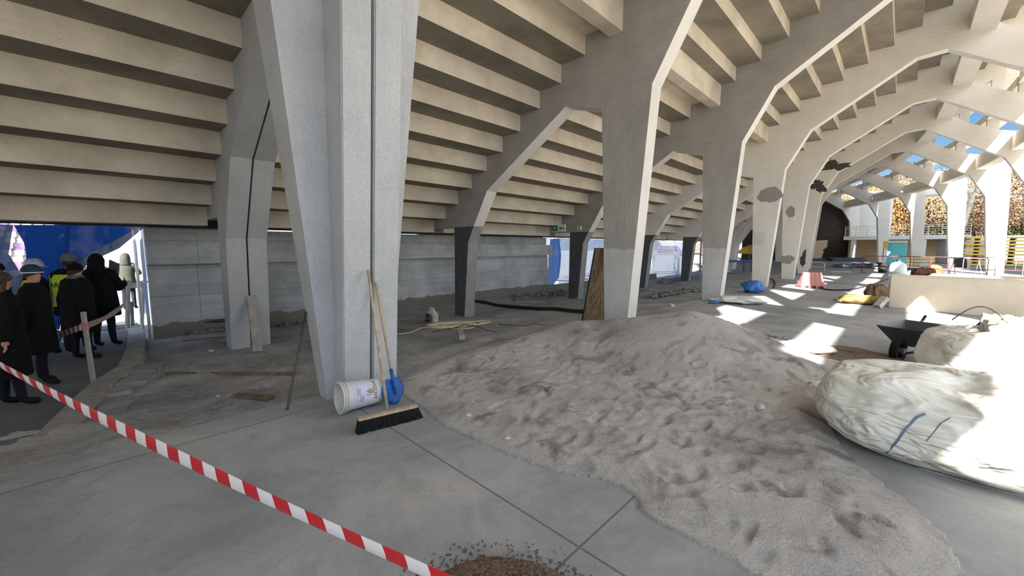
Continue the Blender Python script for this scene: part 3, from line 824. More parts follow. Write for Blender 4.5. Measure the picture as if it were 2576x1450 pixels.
tag(MB().loft([[k0+Vector((.04*cos(t_),.04*sin(t_),dz)) for t_ in [2*pi*k/12 for k in range(12)]] for dz in (-.05,-.02,.02,.05)]).build('tape_knot',M_TAPE2 if False else plain('knot',(176,120,120),.6)),'knot of tape wound round the top of the wooden stake','tape')

# ---- concrete path at the left, its kerb boards

PATH=[(-300,1330),(-120,1240),(0,1168),(90,1100),(180,1010),(232,965),(296,925),(318,880),(324,840),(316,822)]
ctr=[gnd(x,y,PZ) for x,y in PATH]
far=[Vector(p) for p in ((-2.4,1.0,-.1),(-4.6,1.6,-.1),(-8.5,3.2,-.1),(-13,8.0,-.1),(-14,11.5,-.1),(-11.5,12.4,-.1),(-9.2,9.6,-.1))]
poly=[ctr[0]]+ctr[1:]+[Vector((-8.9,9.4,-.1)),Vector((-10.3,10.6,-.1)),Vector((-12.0,12.3,-.1)),Vector((-15,11.0,-.1)),Vector((-13,6.0,-.1)),Vector((-6,.5,-.1))]
poly=[Vector((p.x,p.y,0)) for p in poly]
m=MB(); m.prism([(p.x,p.y) for p in poly],lambda p:(p[0],p[1],-.6),lambda p:(p[0],p[1],PZ)); m.build('ground_path',M_PATH,kind='structure')
def kerb(seg,w,label,n=1):
    m=MB(); L=[];R=[]
    for i,p in enumerate(seg):
        d=(seg[min(i+1,len(seg)-1)]-seg[max(i-1,0)]); nn=Vector((d.y,-d.x,0)).normalized()
        L.append(Vector((p.x,p.y,0))); R.append(Vector((p.x,p.y,0))+nn*w)
    poly=L+R[::-1]
    m.prism([(p.x,p.y) for p in poly],lambda p:(p[0],p[1],-.5),lambda p:(p[0],p[1],PZ+.025)); return tag(m.build('kerb_board',M_GREYW,bevel=.004),label,'kerb')
def dens(L,n):
    out=[]
    for a,b in zip(L[:-1],L[1:]): out+=[a.lerp(b,k/n) for k in range(n)]
    return out+[L[-1]]
kerb(ctr[1:4]+[ctr[4].lerp(ctr[5],.1)],.30,'near length of dusty kerb board edging the path at lower left')
kerb([ctr[4].lerp(ctr[5],.15),ctr[5],ctr[6].lerp(ctr[5],.1)],.26,'middle length of dusty kerb board edging the path past the stake')
kerb([ctr[6].lerp(ctr[5],.06),ctr[6],ctr[7],ctr[8],ctr[9]],.26,'far curved length of dusty kerb board edging the path by the opening')
q=random.Random(4)
for k in range(6):
    f=k/8; i=min(7,2+int(f*6)); p=ctr[i].lerp(ctr[i+1],(f*6)%1); dd=(ctr[i+1]-ctr[i]).normalized(); nn=Vector((dd.y,-dd.x,0))
    c=p+nn*(.42+q.uniform(-.05,.08)); hh=.2
    m=MB(); w=q.uniform(.28,.45); dpt=q.uniform(.22,.4)
    m.box((c.x,c.y,PZ-.09),(w,dpt,.2),rz=atan2(dd.y,dd.x)+q.uniform(-.15,.15))
    tag(m.build('broken_paver',M_SLAB,bevel=.012),'broken concrete piece along the outer edge of the kerb boards','paver','broken concrete edge pieces of the path')
# trestle gate at the opening
tr=empty('trestle',(-8.2,8.5,PZ),0,'grey wooden trestle rail standing in the opening at the end of the path','trestle'); o_=Vector(tr.location)
A1=gnd(321,828,PZ); B1=gnd(357,814,PZ)
At=at(322,706,A1.y); Bt=at(361,706,B1.y)
put(MB().bar(A1,At,.07,.05),'leg',M_GREYW,tr); put(MB().bar(B1,Bt,.06,.05),'leg',M_GREYW,tr)
put(MB().bar(at(319,719,A1.y-.05),at(364,718,B1.y-.05),.03,.12),'rail',M_GREYW,tr)
put(MB().bar(at(331,760,A1.y+.05),gnd(334,822,PZ),.06,.03),'brace',M_GREYW,tr)

# ---- rubble along the back wall: larger stones one by one, the fine part as one mass
def stone(c,s,seed,mat):
    q=random.Random(seed); bm=bmesh.new(); bmesh.ops.create_icosphere(bm,subdivisions=1,radius=1)
    M=Matrix.Rotation(q.uniform(0,6),3,'Z')@Matrix.Rotation(q.uniform(-.4,.4),3,'X')
    vs=[]
    for v in bm.verts:
        p=Vector((v.co.x*s*q.uniform(.8,1.25),v.co.y*s*.75*q.uniform(.75,1.2),v.co.z*s*.5*q.uniform(.7,1.1))); vs.append(M@p+Vector(c))
    fs=[tuple(x.index for x in f.verts) for f in bm.faces]; bm.free(); return vs,fs
def heap(name,label,spots,n,smin,smax,mat,seed,group=None,big=0):
    q=random.Random(seed); m=MB(); L=[]
    for k in range(n):
        x1,y1,x2,y2=spots; f=q.random(); g=q.random()
        p=gnd(x1+(x2-x1)*f+q.gauss(0,3),y1+(y2-y1)*f+q.uniform(-1,1)*9*.6,-.38); 
        r,t=LRT(p); r=max(r,WR+.1); p=RT(r,t); p.z=max(top(p.x,p.y),-.6)
        s=q.uniform(smin,smax); p.z+=s*.25+q.random()*.06
        L.append((p,s,k))
    L.sort(key=lambda e:-e[1])
    for p,s,k in L[:big]:
        mb=MB(); v,f=stone((0,0,0),s,seed*100+k,mat); mb.add(v,f); tag(mb.build('stone',mat,loc=p),label[1],'stone',group)
    for p,s,k in L[big:]:
        v,f=stone(p,s,seed*100+k,mat); m.add(v,f)
    tag(m.build(name,mat),label[0],'rubble',None,'stuff')
heap('rubble',('grey rubble lying at the wall foot left of the split inner leg','grey stone in the rubble left of the split inner leg'),(470,838,572,812),46,.04,.13,M_RUB,31,'stones left of the split inner leg',10)
heap('rubble',('grey rubble lying at the wall foot right of the split inner leg','grey stone in the rubble right of the split inner leg'),(664,822,760,806),40,.03,.11,M_RUB,32,'stones right of the split inner leg',8)
heap('rubble',('pale rubble spread along the end of the back wall behind the coated legs','pale stone in the rubble at the end of the back wall'),(1290,748,1430,732),110,.04,.14,M_RUB,33,'stones at the end of the back wall',14)
heap('rubble',('rubble spread over the dirt between the two coated columns','pale stone on the dirt between the two coated columns'),(1630,762,1762,742),150,.04,.15,M_RUB,34,'stones between the two coated columns',16)
heap('rubble',('low rubble along the foot of the sill under the far blue film','stone at the foot of the sill under the far blue film'),(1655,708,1760,698),70,.06,.18,M_RUB,35,'stones under the far blue film',8)
# single pale scraps on the dirt and pebbles on the sand
for k,(x,y,s,lb,nm) in enumerate(((531,885,.075,'crumpled pale scrap on the dirt left of the split inner leg','paper_scrap'),(550,998,.035,'small white chip on the dirt left of the short brown plank','chip'),(1570,815,.085,'pale rounded stone resting on the sand by the first coated column','stone'),(1985,936,.075,'pale pointed stone on the right slope of the sand heap','stone'),(1912,1027,.06,'small pale flake on the sand left of the big white bag','stone'),(1178,1046,.038,'white chip at the left foot of the sand heap','chip'),(1277,1105,.03,'white chip at the front edge of the sand heap','chip'),(1690,772,.13,'triangular pale chunk standing behind the sand heap','stone'),(1747,787,.04,'small dark stone on the crest of the sand heap','stone'))):
    p=gnd(x,y,0)
    for _ in range(6): p=gnd(x,y,max(-.4,top(p.x,p.y)))
    mb=MB(); v,f=stone((0,0,s*.25),s,900+k,M_STONE); mb.add(v,f); tag(mb.build(nm,M_STONE,loc=p),lb,'stone' if nm=='stone' else 'scrap')

# ---- brown gravel heap at the bottom edge
c=gnd(1253,1462)+Vector((.0,-.27,0)); m=MB(); rings=[];q=random.Random(8)
for k in range(12):
    f=k/11; R=.44*(1-f)+.001; rings.append([Vector((c.x+R*cos(t_)*(1+.05*sin(3*t_)),c.y+R*sin(t_)*.95,.005+.085*smoothstep(0,.35,f)+.02*f+.012*noise.noise((c.x+R*cos(t_)*9,R*sin(t_)*9,1.)))) for t_ in [2*pi*j/60 for j in range(60)]])
m.loft(rings,caps=(True,True))
for k in range(700):
    a=q.uniform(0,6.28); R=abs(q.gauss(.46,.06)); v,f=stone((c.x+R*cos(a),c.y+R*sin(a)*.95,.006),q.uniform(.004,.010),k,None); m.add(v,f,1)
for k in range(900):
    a=q.uniform(0,6.28); R=.40*sqrt(q.random()); f_=1-R/.44; v,f=stone((c.x+R*cos(a),c.y+R*sin(a)*.95,.012+.085*smoothstep(0,.35,f_)+.02*f_),q.uniform(.005,.012),k,None); m.add(v,f,1 if R<.26 and sin(a)<.6 else 0)
tag(m.build('gravel_heap',[M_BROWN,M_GRAV],kind='stuff'),'low round heap of brown gravel on the floor at the bottom edge','gravel')

# ================================================================== right-hand side
def m_bag():
    t=NT('woven_white_bag'); ob=t.co.outputs['Object']
    n=t.noise(ob,2.2,5,.6,.6); c=t.ramp(n,[(.3,lin((206,203,190))),(.6,lin((228,226,216)))])
    h=t.math('ADD',t.math('MULTIPLY',t.noise(ob,1.7,2,.45,1.2),1.6),t.math('MULTIPLY',t.noise(t.mapped((1.0,1,2.4)),2.6,2,.5,1.6),1.0)); t.bump(h,.75,.12)
    return t.set(c,.55,0,.3)
M_BAG=m_bag(); M_SEAM=plain('blue_seam',(120,140,170),.7); M_CORD=plain('dark_cord',(96,86,70),.8)
M_STRAP=plain('yellow_lifting_strap',(238,208,96),.6,var=.06)
def pt_on(c,u,v,a,b,h,th,f,p=3.2,sag=.16,seed=0):      # f 0..1 up the bag; returns a point on the bulging bag skin
    q=abs(cos(th))**p+abs(sin(th))**p; R=q**(-1/p)
    prof=.80+.20*sin(pi*min(1,f*1.05))**.7 if f<.8 else (.80+.20*sin(pi*.84)**.7)*(1-((f-.8)/.2)**2.4*.55)
    if f<.12: prof*=.93+.07*(f/.12)
    w=.035*noise.noise((3*cos(th)+seed,3*sin(th),f*4))+.018*noise.noise((7*cos(th)+seed,7*sin(th),f*9))
    x=a*R*cos(th)*prof*(1+w); y=b*R*sin(th)*prof*(1+w)
    z=h*f*(1+.10*noise.noise((2*cos(th)+seed+5,2*sin(th),f)))
    return c+u*x+v*y+Vector((0,0,z))
def big_bag(c,ang,a,b,h,label,seed,open_top=False):
    u=Vector((cos(ang),sin(ang),0)); v=Vector((-sin(ang),cos(ang),0)); c=Vector(c)
    root=empty('bulk_bag',c,0,label,'bag'); z0=Vector((0,0,0))
    NT_=96; NR=44; rings=[]
    for k in range(NR+1):
        f=k/NR
        rings.append([pt_on(z0,u,v,a,b,h,2*pi*j/NT_,f,seed=seed) for j in range(NT_)])
    tp=rings[-1]; cz=sum((p.z for p in tp))/NT_
    if open_top:                                             # ragged turned-out mouth that falls into a hollow
        for k,(s,dz) in enumerate(((1.04,.07),(1.0,.13),(.90,.10),(.80,-.02),(.66,-.14),(.45,-.20),(.2,-.22),(.03,-.22))):
            rings.append([Vector((p.x*s,p.y*s,p.z+dz+ (.09*noise.noise((4*cos(2*pi*j/NT_)+seed,4*sin(2*pi*j/NT_),k*.5)) if k<4 else 0))) for j,p in enumerate(tp)])
    else:
        for s in (.88,.7,.5,.3,.1,.01):
            rings.append([Vector((p.x*s,p.y*s,cz+(p.z-cz)*s+.05*(1-s)+.05*noise.noise((p.x*s*3+seed,p.y*s*3,2)))) for p in tp])
    m=MB(); m.loft(rings,caps=(True,True)); m.build('sack',M_BAG,root,smooth=True)
    return root,u,v,z0
b1,u1,v1,z1=big_bag((3.66,3.02,0),radians(-46),.98,.74,.60,'huge slumped white bulk bag with a blue seam at the right edge of the picture',3.0)
def ribbon(root,fn,w,mat,name,**k):
    m=MB(); L=[fn(i/30) for i in range(31)]
    a=[];b=[]
    for i,p in enumerate(L):
        d=(L[min(i+1,30)]-L[max(i-1,0)]).normalized(); n=Vector((p.x,p.y,.15)).normalized(); s=d.cross(n).normalized()
        a.append(p+s*w/2+n*.006); b.append(p-s*w/2+n*.006)
    m.loft([a,b],caps=(False,False),closed=False); return m.build(name,mat,root,smooth=True,**k)
def pix(p):
    z=p.z-EYE; d=p.y*CP-z*SP; u=p.y*SP+z*CP; return 1288+FPX*p.x/d,725-FPX*u/d
def on_bag(px):                                         # nearest point of the bag skin to a seen point
    best=None
    for i in range(200,300):
        for k in range(4,80):
            p=pt_on(z1,u1,v1,.985,.745,.605,radians(i),k/100,seed=3.0); x,y=pix(p+Vector((3.66,3.02,0))); e=(x-px[0])**2+(y-px[1])**2
            if best is None or e<best[0]: best=(e,p)
    return best[1]
def seam_on(L,w,mat,lb):
    P=[on_bag(p) for p in L]
    def fn(f):
        g=f*(len(P)-1); i=min(len(P)-2,int(g)); return P[i].lerp(P[i+1],g-i)
    ribbon(b1,fn,w,mat,'seam',label=lb)
seam_on([(2231,1140),(2255,1112),(2280,1080),(2305,1050),(2332,1022)],.016,M_SEAM,'blue stitched seam')
seam_on([(2330,1110),(2365,1065),(2392,1030)],.005,M_CORD,'thin dark stitched seam')
m=MB().tube([pt_on(z1,u1,v1,.99,.75,.61,radians(285+9*f),.84+.12*sin(f*2))+Vector((0,0,.03+.05*sin(f*1.5))) for f in (0,.5,1,1.5,2)],.006,6); m.build('tie_cord',M_CORD,b1)
b2,u2,v2,z2=big_bag((5.55,4.15,0),radians(-40),.86,.80,.74,'open-mouthed white bulk bag with a yellow strap behind the slumped bag',8.0,True)
ribbon(b2,lambda f:Vector((-.35+.85*f,-.55+.15*f,.80+.16*sin(pi*f)))+v2*.0,.10,M_STRAP,'lifting_strap',label='yellow lifting strap')
ribbon(b2,lambda f:Vector((.30+.30*f,-.72+.1*f,.45+.42*f)),.09,M_STRAP,'lifting_strap',label='yellow lifting strap')
m=MB().tube([Vector((-.78+.36*f,.10-.2*f,.86+.16*sin(pi*f))) for f in [k/12 for k in range(13)]],.007,6); m.build('wire_loop',M_CORD,b2,label='thin dark wire loop')
b3,_,_,_=big_bag((6.6,4.4,0),radians(-35),.6,.6,.86,'third white bulk bag with only its corner showing at the right edge',15.0)

# ---- wheelbarrow behind the bags
wb_=empty('wheelbarrow',(6.0,5.75,0),radians(25),'dark metal wheelbarrow standing behind the white bulk bags','wheelbarrow')
m=MB(); t0=[(-.55,-.30),(.42,-.33),(.42,.33),(-.55,.30)]; t1=[(-.22,-.19),(.25,-.21),(.25,.21),(-.22,.19)]
outer=[Vector((x,y,.50)) for x,y in t0]; inner=[Vector((x,y,.20)) for x,y in t1]; in2=[Vector((x*.97,y*.95,.215)) for x,y in t1]; out2=[Vector((x*.97,y*.96,.50)) for x,y in t0]
m.loft([inner,outer,out2,in2],caps=(True,True)); m.build('tray',plain('barrow_tray',(92,94,98),.5,.5,var=.2),wb_,bevel=.01)
for sy in (-1,1):
    MB().tube([(-.62,sy*.07,.16),(-.30,sy*.17,.20),(.35,sy*.24,.24),(.95,sy*.30,.46)],.017,8).build('shaft',M_STEEL,wb_,smooth=True)
    MB().tube([(.02,sy*.235,.20),(.10,sy*.24,.0),(.24,sy*.24,.0),(.34,sy*.25,.26)],.014,8).build('leg',M_STEEL,wb_,smooth=True)
    MB().tube([(.93,sy*.298,.452),(1.05,sy*.31,.51)],.02,8).build('grip',M_BLACK,wb_)
m=MB(); rings=[]
for k in range(12):
    a=2*pi*k/12; rings.append([Vector((-.60+(.145+.045*cos(a))*cos(t_),.045*sin(a),.19+(.145+.045*cos(a))*sin(t_))) for t_ in [2*pi*j/28 for j in range(28)]])
rings.append(rings[0]); m.loft(rings,caps=(False,False)); wh=m.build('wheel',M_BLACK,wb_,smooth=True)
MB().tube([(-.60,-.08,.19),(-.60,.08,.19)],.05,12).build('wheel_hub',M_METAL,wh)

# ---- low painted wall with rounded coping, bin and far ledge
w0=Vector((10.22,10.70,0)); w1=Vector((12.9,6.5,0)); dW=(w1-w0).normalized(); nW=Vector((dW.y,-dW.x,0)); nW=-nW if nW.y<0 else nW
m=MB(); poly=[(0,0),(.0,.86),(.03,.90),(.35,.90),(.38,.86),(.38,0)]
m.prism(poly,lambda p:w0+nW*p[0]+Vector((0,0,p[1])),lambda p:w1+nW*p[0]+Vector((0,0,p[1])))
tag(m.build('low_wall',M_WALLC,bevel=.02),'low cream painted wall standing on the floor at the right','wall')
e0=Vector((13.2,12.6,0)); e1_=Vector((15.3,8.4,0)); dd=(e1_-e0).normalized()
m=MB(); nn=Vector((-dd.y,dd.x,0)); nn=-nn if nn.y<0 else nn
m.prism([(0,0),(0,.70),(.06,.80),(.5,.80),(.5,0)],lambda p:e0+nn*p[0]+Vector((0,0,p[1])),lambda p:e1_+nn*p[0]+Vector((0,0,p[1]))); tag(m.build('ledge',M_WALLC,bevel=.05),'second cream ledge with a rounded end behind the low painted wall','wall')
c=at(2257,690,12.6); c.z=0
bn=empty('waste_bin',c,0,'pale bin with a domed lid behind the left end of the low painted wall','bin')
MB().loft([[Vector((r*cos(t_),r*sin(t_),z)) for t_ in [2*pi*k/28 for k in range(28)]] for r,z in ((.17,0),(.19,.55),(.20,.84))]).build('body',M_CAP,bn,smooth=True)
MB().loft([[Vector((r*cos(t_),r*sin(t_),z)) for t_ in [2*pi*k/28 for k in range(28)]] for r,z in ((.215,.82),(.215,.90),(.205,1.02),(.17,1.11),(.10,1.16),(.01,1.175))]).build('lid',M_CAP,bn,smooth=True)

# ---- sacks and boards in front of the low wall
def sack(c,ang,a,b,h,name,mat,label,cat,seed,lump=.25,group=None):
    u=Vector((cos(ang),sin(ang),0)); v=Vector((-sin(ang),cos(ang),0)); m=MB(); rings=[]
    for k in range(15):
        ph=-pi/2+pi*k/14
        rings.append([u*(a*cos(ph)**.7*cos(t_)*(1+lump*noise.noise((2.3*cos(t_)+seed,2.3*sin(t_),ph))))+v*(b*cos(ph)**.7*sin(t_)*(1+lump*noise.noise((2.3*cos(t_)+seed+7,2.3*sin(t_),ph))))+Vector((0,0,h/2+h/2*sin(ph)*(1+lump*.8*noise.noise((3*cos(t_),3*sin(t_)+seed,ph*2)))))
                      for t_ in [2*pi*j/40 for j in range(40)]])
    m.loft([[Vector((p.x,p.y,max(0,p.z))) for p in r] for r in rings]); return tag(m.build(name,mat,loc=c,smooth=True),label,cat,group)
sack(gnd(2170,765),radians(-20),.55,.30,.24,'tarpaulin',M_TAN,'crumpled ochre tarpaulin bundle by the end of the low painted wall','tarpaulin',3,.6)
sack(gnd(2203,752),radians(35),.50,.26,.46,'tarpaulin',plain('brown_tarp',(120,98,74),.85,var=.3,scale=5,bump=.5),'dark brown tarpaulin heaped behind the ochre bundle','tarpaulin',9,.5)
a=gnd(2206,775); b=at(2228,750,a.y+.05)
tag(MB().bar(a+Vector((0,0,.03)),b,.16,.12).build('duct_piece',plain('zinc',(196,198,196),.4,.5)),'short pale metal duct piece leaning at the corner of the low painted wall','duct')
lie(2133,746,2156,738,.28,.02,'sheet',M_WFILM,'small pale square sheet lying on the floor left of the ochre bundle','sheet')
for k,(x1,y1,x2,y2,lb) in enumerate(((2180,733,2222,728,'upper'),(2170,738,2230,735,'lower'))):
    lie(x1,y1,x2,y2,.12,.05,'plank',M_WOODD,lb+' reddish plank lying on the floor behind the brown tarpaulin','plank',lift=.01)
# ---- blue bundle, white sheet, blue scrap
p=gnd(1893,737); sack(p,radians(-10),.36,.30,.42,'plastic_bundle',M_BLUEF,'crumpled blue plastic bundle lying beside the oval-patched column','bundle',4,.45)
p=gnd(1858,763); sack(p,radians(-25),.62,.40,.20,'plastic_sheet',M_WFILM,'crumpled white plastic sheet in the sun behind the sand heap','sheet',6,.6)
p=gnd(1796,764); sack(p,radians(15),.17,.10,.06,'plastic_scrap',M_BLUEF,'small blue plastic scrap on the floor left of the white sheet','scrap',5,.5)
# ---- cement sack and film on the sand side
p=gnd(2024,900); p.z=max(0,top(p.x,p.y)-.02); sack(p,radians(-38),.34,.18,.15,'cement_sack',M_PAPER,'pale paper sack lying on the sunny shoulder of the sand heap','sack',12,.25)
p=gnd(2090,985); sack(p,radians(-30),.30,.16,.10,'plastic_film',M_WFILM,'torn clear plastic film on the floor left of the slumped bulk bag','film',14,.7)
p=gnd(2135,905); sack(p,radians(-45),.62,.50,.12,'gravel_heap',plain('dark_sand',(120,104,92),.95,var=.3,scale=40,bump=.6),'low dark sand spill between the sand heap and the wheelbarrow','sand',16,.3)
p=gnd(1940,862); 
q=random.Random(77)
for k in range(7):
    pp=p+Vector((q.uniform(-.35,.35),q.uniform(-.3,.3),.02)); pp.z=max(0,top(pp.x,pp.y))+.015
    mb=MB(); v,f=stone((0,0,0),q.uniform(.03,.07),1500+k,None); mb.add(v,f); tag(mb.build('stone',M_RUB,loc=pp),'small dark stone in the cluster behind the right shoulder of the sand heap','stone','stones behind the sand heap')
# ---- faded red plastic barrier
c=gnd(2040,724); rb=empty('road_barrier',c,radians(-12),'faded red plastic road barrier standing beyond the blue bundle','barrier')
m=MB(); rings=[]
for z,w,d in ((0,.46,.24),(.12,.46,.24),(.14,.44,.20),(.50,.36,.10),(.62,.34,.08)):
    rw=[]
    for k in range(48):
        f=k/48; 
        if f<.5: x=-w+2*w*(f/.5); y=-d
        else: x=w-2*w*((f-.5)/.5); y=d
        rib=.02*(1 if (z>.13 and int((x+w)/(2*w)*10)%2) else 0); rw.append(Vector((x,y*(1-rib/d if z>.13 else 1),z)))
    rings.append(rw)
m.loft(rings); m.build('shell',M_PINK,rb)
for x in (-.26,0,.26): MB().box((x,-.235,.05),(.12,.03,.07)).build('foot_slot',M_STEEL,rb)
# ---- black hose across the far floor
def fl(L,r,mat,label,n='cable'):
    P=[gnd(x,y)+Vector((0,0,r)) for x,y in L]; out=[]
    for i in range(len(P)-1):
        p0=P[max(i-1,0)];p1=P[i];p2=P[i+1];p3=P[min(i+2,len(P)-1)]
        for k in range(6):
            t_=k/6; out.append(.5*((2*p1)+(p2-p0)*t_+(2*p0-5*p1+4*p2-p3)*t_*t_+(3*p1-p0-3*p2+p3)*t_**3))
    out.append(P[-1]); return tag(MB().tube(out,r,7).build(n,mat,smooth=True),label,'cable')
fl([(2052,722),(2075,730),(2110,732),(2150,729),(2195,717),(2236,702)],.03,M_PIPE,'thick black hose curving over the sunlit floor to the low painted wall','hose')
fl([(1935,702),(1946,706),(1950,716),(1946,726)],.03,M_RUST,'dark hose standing behind the round-patched column foot','hose')

# ---- exit sign, lamp box, notice, cable box
i=OFF+2
sg_=empty('exit_sign',tuple(FP(i,-4.75,-1.2,2.45)),ANG[i],'green and white emergency sign hanging under the seating edge','sign')
MB().box((.0,0,-.12),(.62,.03,.26)).build('panel',M_WSIGN,sg_); MB().box((-.17,-.018,-.12),(.26,.01,.20)).build('green_field',M_GREEN,sg_,label='green field')
MB().box((-.17,-.026,-.11),(.10,.006,.06)).build('pictogram',M_WSIGN,sg_)
for x,w in ((.10,.10),(.22,.06)): MB().box((x,-.018,-.13),(w,.006,.05)).build('lettering',M_INK,sg_)
for x in (-.2,.2): MB().tube([(x,0,.0),(x,0,.25)],.006,6).build('hanger',M_STEEL,sg_)
bx=empty('lamp_box',tuple(FP(i,-4.62,-.02,2.36)),ANG[i],'small white box fixed on the second coated raking beam','box')
MB().box((0,-.05,0),(.16,.10,.14)).build('housing',M_WSIGN,bx,bevel=.01); MB().box((.04,-.103,0),(.05,.01,.08)).build('cover',M_GREY,bx)
i=OFF+3
nt=empty('paper_notice',tuple(FP(i,.17,-.012,1.98)),ANG[i],'white paper notice fixed on the oval-patched column','notice')
MB().box((0,0,0),(.36,.008,.50)).build('sheet',plain('notice_paper',(214,210,200),.8,var=.03),nt); MB().box((-.02,-.006,-.06),(.28,.004,.18)).build('printed_field',M_WSIGN,nt)
for k in range(4): MB().box((-.02,-.009,-.01-k*.035),(.22,.003,.010)).build('printed_line',plain('notice_ink%d'%k,(130,130,140),.7) if k==0 else bpy.data.materials['notice_ink0'],nt)

# ================================================================== plastic film over the openings
def m_film(name,c,alpha,rough=.5):
    t=NT(name); tr=t.n('ShaderNodeBsdfTransparent'); tl=t.n('ShaderNodeBsdfTranslucent'); df=t.n('ShaderNodeBsdfDiffuse'); m1=t.n('ShaderNodeMixShader'); m2=t.n('ShaderNodeMixShader')
    n=t.noise(t.mapped((1,1,.35)),1.6,4,.6,1.0); col=t.ramp(n,[(.3,tuple(v*.75 for v in lin(c)[:3])+(1,)),(.7,lin(c))])
    t.l(col,tl.inputs[0]); t.l(col,df.inputs[0]); tr.inputs[0].default_value=tuple(.5+.5*v for v in lin(c)[:3])+(1,)
    m1.inputs[0].default_value=.5; t.l(df.outputs[0],m1.inputs[1]); t.l(tl.outputs[0],m1.inputs[2])
    f=t.math('ADD',t.math('MULTIPLY',n,.25),alpha-.12,True); t.l(f,m2.inputs[0]); t.l(tr.outputs[0],m2.inputs[1]); t.l(m1.outputs[0],m2.inputs[2]); t.l(m2.outputs[0],t.out.inputs[0])
    return t.mat
F_BLUE=m_film('blue_sheeting',(30,70,140),.99); F_PALE=m_film('pale_sheeting',(176,196,232),.66); F_GREY=m_film('grey_sheeting',(84,100,128),.97); F_BRIGHT=m_film('bright_blue_sheeting',(70,124,200),.95)
def film(poly,mat,label,r0=WR-.28,wave=.05,seed=0,name='plastic_film',n=26):
    """a hung sheet: the outline is given on the plane of the wall opening, as (t, z)"""
    P=[]
    for (x,y) in poly:
        w=hitR(x,y,r0); r,t=LRT(w); P.append((t,w.z))
    t0=min(p[0] for p in P); t1=max(p[0] for p in P); z0=min(p[1] for p in P); z1=max(p[1] for p in P)
    def ins(t,z):
        c=False
        for i in range(len(P)):
            a=P[i]; b=P[i-1]
            if (a[1]>z)!=(b[1]>z) and t<(b[0]-a[0])*(z-a[1])/(b[1]-a[1])+a[0]: c=not c
        return c
    bm=bmesh.new(); vs=[bm.verts.new((t,z,0)) for t,z in P]; bm.faces.new(vs)
    bmesh.ops.triangulate(bm,faces=bm.faces[:]); 
    for _ in range(4):
        es=[e for e in bm.edges if e.calc_length()>.16]
        if not es: break
        bmesh.ops.subdivide_edges(bm,edges=es,cuts=1); bmesh.ops.triangulate(bm,faces=bm.faces[:])
    M=[]
    for v in bm.verts:
        t,z=v.co.x,v.co.y; d=wave*(noise.noise((t*2.2+seed,z*.7,seed))+.5*noise.noise((t*6+seed,z*1.1,seed)))
        M.append(RT(r0+d,t,z))
    bm.verts.index_update(); fs=[tuple(v.index for v in f.verts) for f in bm.faces]; bm.free()
    o=MB().add(M,fs).build(name,mat,smooth=True); return tag(o,label,'sheeting')
film([(-420,556),(34,566),(22,640),(60,700),(40,830),(-420,980)],F_GREY,'grey-blue plastic sheet hanging at the left end of the opening',seed=1)
film([(34,566),(175,566),(172,652),(168,700),(150,830),(60,830),(62,690),(66,640),(60,612)],F_BLUE,'dark blue plastic sheet hanging in the middle of the opening',r0=WR-.30,seed=2)
film([(172,566),(352,570),(300,600),(240,630),(205,655),(168,690)],F_BLUE,'dark sheet drawn aside diagonally above the crowd',r0=WR-.34,seed=3,wave=.03)
film([(356,568),(361,574),(300,625),(235,655),(172,702),(168,672),(236,632),(300,598)],F_GREY,'translucent fold of sheeting slanting down across the opening',r0=WR-.24,seed=4,wave=.03)
film([(352,570),(369,572),(370,700),(374,790),(362,790),(360,680),(354,640)],F_PALE,'pale blue sheet strip tied to the right edge of the opening',r0=WR-.2,seed=5,wave=.08)
film([(1384,602),(1408,600),(1411,640),(1405,700),(1390,719),(1376,724),(1377,650)],F_BRIGHT,'crumpled bright blue sheet at the end of the back wall',r0=WR-.04,seed=6,wave=.10)
film([(1404,600),(1640,606),(1640,706),(1520,712),(1404,720)],F_PALE,'pale translucent sheeting behind the second coated leg',seed=7)
film([(1640,606),(1765,610),(1765,694),(1640,704)],F_PALE,'pale translucent sheeting behind the far dark legs',seed=8,r0=WR-.36)
# pole frame at the right edge of the opening
for (x,y0,y1,lb) in ((347,572,812,'pale scaffold pole standing outside the opening'),(364,572,800,'thin white scaffold pole at the right edge of the opening')):
    b=hitR(x,700,WR-.75); b=Vector(b); tag(MB().tube([(b.x,b.y,-.95),(b.x,b.y,2.05)],.03,10).build('scaffold_pole',M_WFILM,smooth=True),lb,'pole')

# ================================================================== people
M_SKIN=plain('skin',(196,148,124),.6,var=.08); M_CLOTH=plain('black_cloth',(13,13,15),.9,var=.25,scale=12); M_NAVY=plain('navy_cloth',(26,30,42),.9,var=.2,scale=12)
M_TROU=plain('dark_trousers',(22,26,36),.9,var=.2,scale=12); M_SHOE=plain('dark_shoes',(16,16,17),.6); M_OLIVE=plain('olive_cloth',(62,66,58),.9,var=.15)
M_HIVIS=plain('hi_vis_yellow',(204,232,70),.7,var=.05); M_REFL=plain('reflective_band',(190,200,196),.4); M_KNIT=plain('blue_knit',(52,64,84),.95,var=.2,scale=40,bump=.4)
M_STRIPE=plain('white_knit',(205,208,214),.95); M_GCAP=plain('grey_knit',(104,110,112),.95,var=.2,scale=40,bump=.3); M_HELM=plain('white_helmet',(196,206,226),.35); M_HAIR=plain('brown_hair',(58,44,34),.7,var=.4,scale=30)
M_FUR=plain('grey_fur',(96,84,70),.95,var=.5,scale=40,bump=.8); M_BLOND=plain('fair_hair',(190,150,96),.7,var=.3,scale=30); M_EYE=plain('eye_dark',(20,18,18),.3); M_MASK=plain('blue_mask',(92,116,150),.8)
